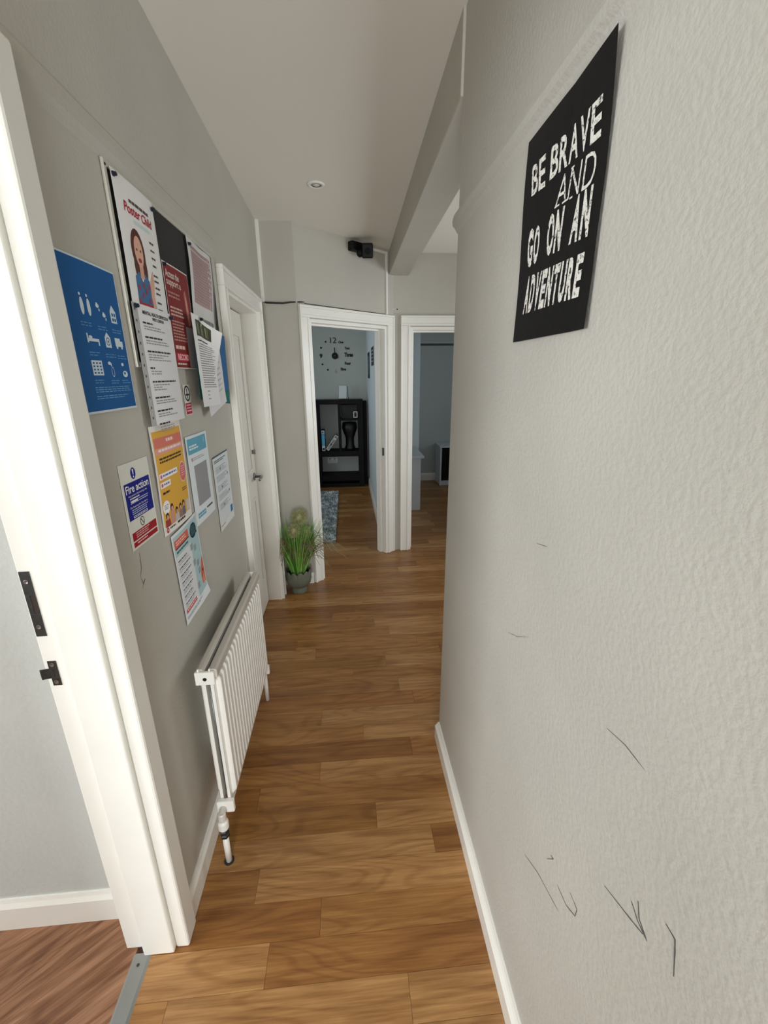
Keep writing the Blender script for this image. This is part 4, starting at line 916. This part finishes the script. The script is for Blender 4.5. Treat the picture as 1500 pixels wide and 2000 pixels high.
# two prints on the clock room side wall
FP = frame(.315, 0, 0, -1)
for (nm, lab, a, z, w, h, n_) in (('dark_print', 'tall dark print with pale streaks on the clock room side wall', -6.30, 1.895, .50, .325, 3), ('dark_slogan_print', 'small dark slogan print near the door on the clock room side wall', -5.42, 1.915, .44, .20, 4)):
    s = Sheet(nm, lab, 'poster', FP, a, z, w, h, .001, (26, 32, 32), bend=lambda u, v: .001)
    if n_ == 3:
        for k in range(4): s.poly([(.25+.18*k, .12+.05*k), (.36+.18*k, .10), (.32+.16*k, .85), (.26+.15*k, .9)], (120, 136, 134), 'print_shape')
    else:
        s.lines(.15, .15, .85, .9, 4, (150, 160, 158), .5, .2)
    s.done()
# shaggy rug
random.seed(5)
RGX0, RGX1, RGY0, RGY1 = -.78, -.155, 4.09, 6.07
rg = thing('shaggy_rug', ((RGX0+RGX1)/2, 5.08, 0), 'mottled blue-grey shaggy rug on the clock room floor', 'rug')
m = MB(); m.box(RGX0, RGX1, RGY0, RGY1, 0.0005, .012); m.build('backing', mat('rug_backing', (120, 128, 132), .95), rg)
def rugmat():
    mm = bpy.data.materials.new('rug_pile'); mm.use_nodes = True; nt = mm.node_tree; b = nt.nodes['Principled BSDF']; b.inputs['Roughness'].default_value = .9
    g = nt.nodes.new('ShaderNodeNewGeometry'); n = nt.nodes.new('ShaderNodeTexNoise'); n.inputs['Scale'].default_value = 20; n.inputs['Detail'].default_value = 4
    nt.links.new(g.outputs['Position'], n.inputs['Vector']); r = nt.nodes.new('ShaderNodeValToRGB'); r.color_ramp.elements[0].position = .40; r.color_ramp.elements[1].position = .60
    r.color_ramp.elements[0].color = lin((126, 140, 148))+(1,); r.color_ramp.elements[1].color = lin((240, 244, 246))+(1,)
    nt.links.new(n.outputs['Fac'], r.inputs['Fac']); nt.links.new(r.outputs['Color'], b.inputs['Base Color']); return mm
m = MB()
for i in range(9000):
    x = random.uniform(RGX0, RGX1); y = random.uniform(RGY0, RGY1)
    if x < -.62 and random.random() < .6: continue
    h = random.uniform(.018, .04); dx = random.gauss(0, .012); dy = random.gauss(0, .014); w = random.uniform(.003, .006); a = random.uniform(0, math.pi); c, s_ = math.cos(a)*w, math.sin(a)*w
    m.add([(x-c, y-s_, .010), (x+c, y+s_, .010), (x+dx*.4+c*.6, y+dy*.4+s_*.6, h*.7), (x+dx*.4-c*.6, y+dy*.4-s_*.6, h*.7), (x+dx, y+dy, h)], [(0,1,2,3), (3,2,4)])
m.build('pile', rugmat(), rg, normals=False, kind='stuff')

# ------------------------------------------------------------------ desk room
CABW = mat('cabinet_white', (196, 202, 206), .4)
c1 = thing('white_cabinet', (.66, 5.4, 0), 'white cabinet with an overhanging top just inside the desk room', 'cabinet')
m = MB(); m.box(.44, .875, 5.09, 5.78, 0.0, .655); m.build('body', CABW, c1, bevel=.003)
m = MB(); m.box(.43, .912, 5.06, 5.795, .655, .68); m.build('top', CABW, c1, bevel=.003)
c2 = thing('black_front_cabinet', (1.65, 6.45, 0), 'low white cabinet with a black front by the desk room far wall', 'cabinet')
m = MB(); m.box(1.37, 1.395, 6.29, 6.63, 0, .575); m.build('side_panel', CABW, c2, bevel=.002)
m = MB(); m.box(1.945, 1.97, 6.29, 6.63, 0, .575); m.build('side_panel', CABW, c2, bevel=.002)
m = MB(); m.box(1.36, 1.98, 6.27, 6.635, .575, .60); m.build('top', CABW, c2, bevel=.002)
m = MB(); m.box(1.395, 1.945, 6.30, 6.63, 0.0, .075); m.build('plinth', CABW, c2)
m = MB(); m.box(1.395, 1.945, 6.295, 6.63, .075, .575); m.build('door', mat('black_gloss', (10, 10, 11), .2), c2, bevel=.002)
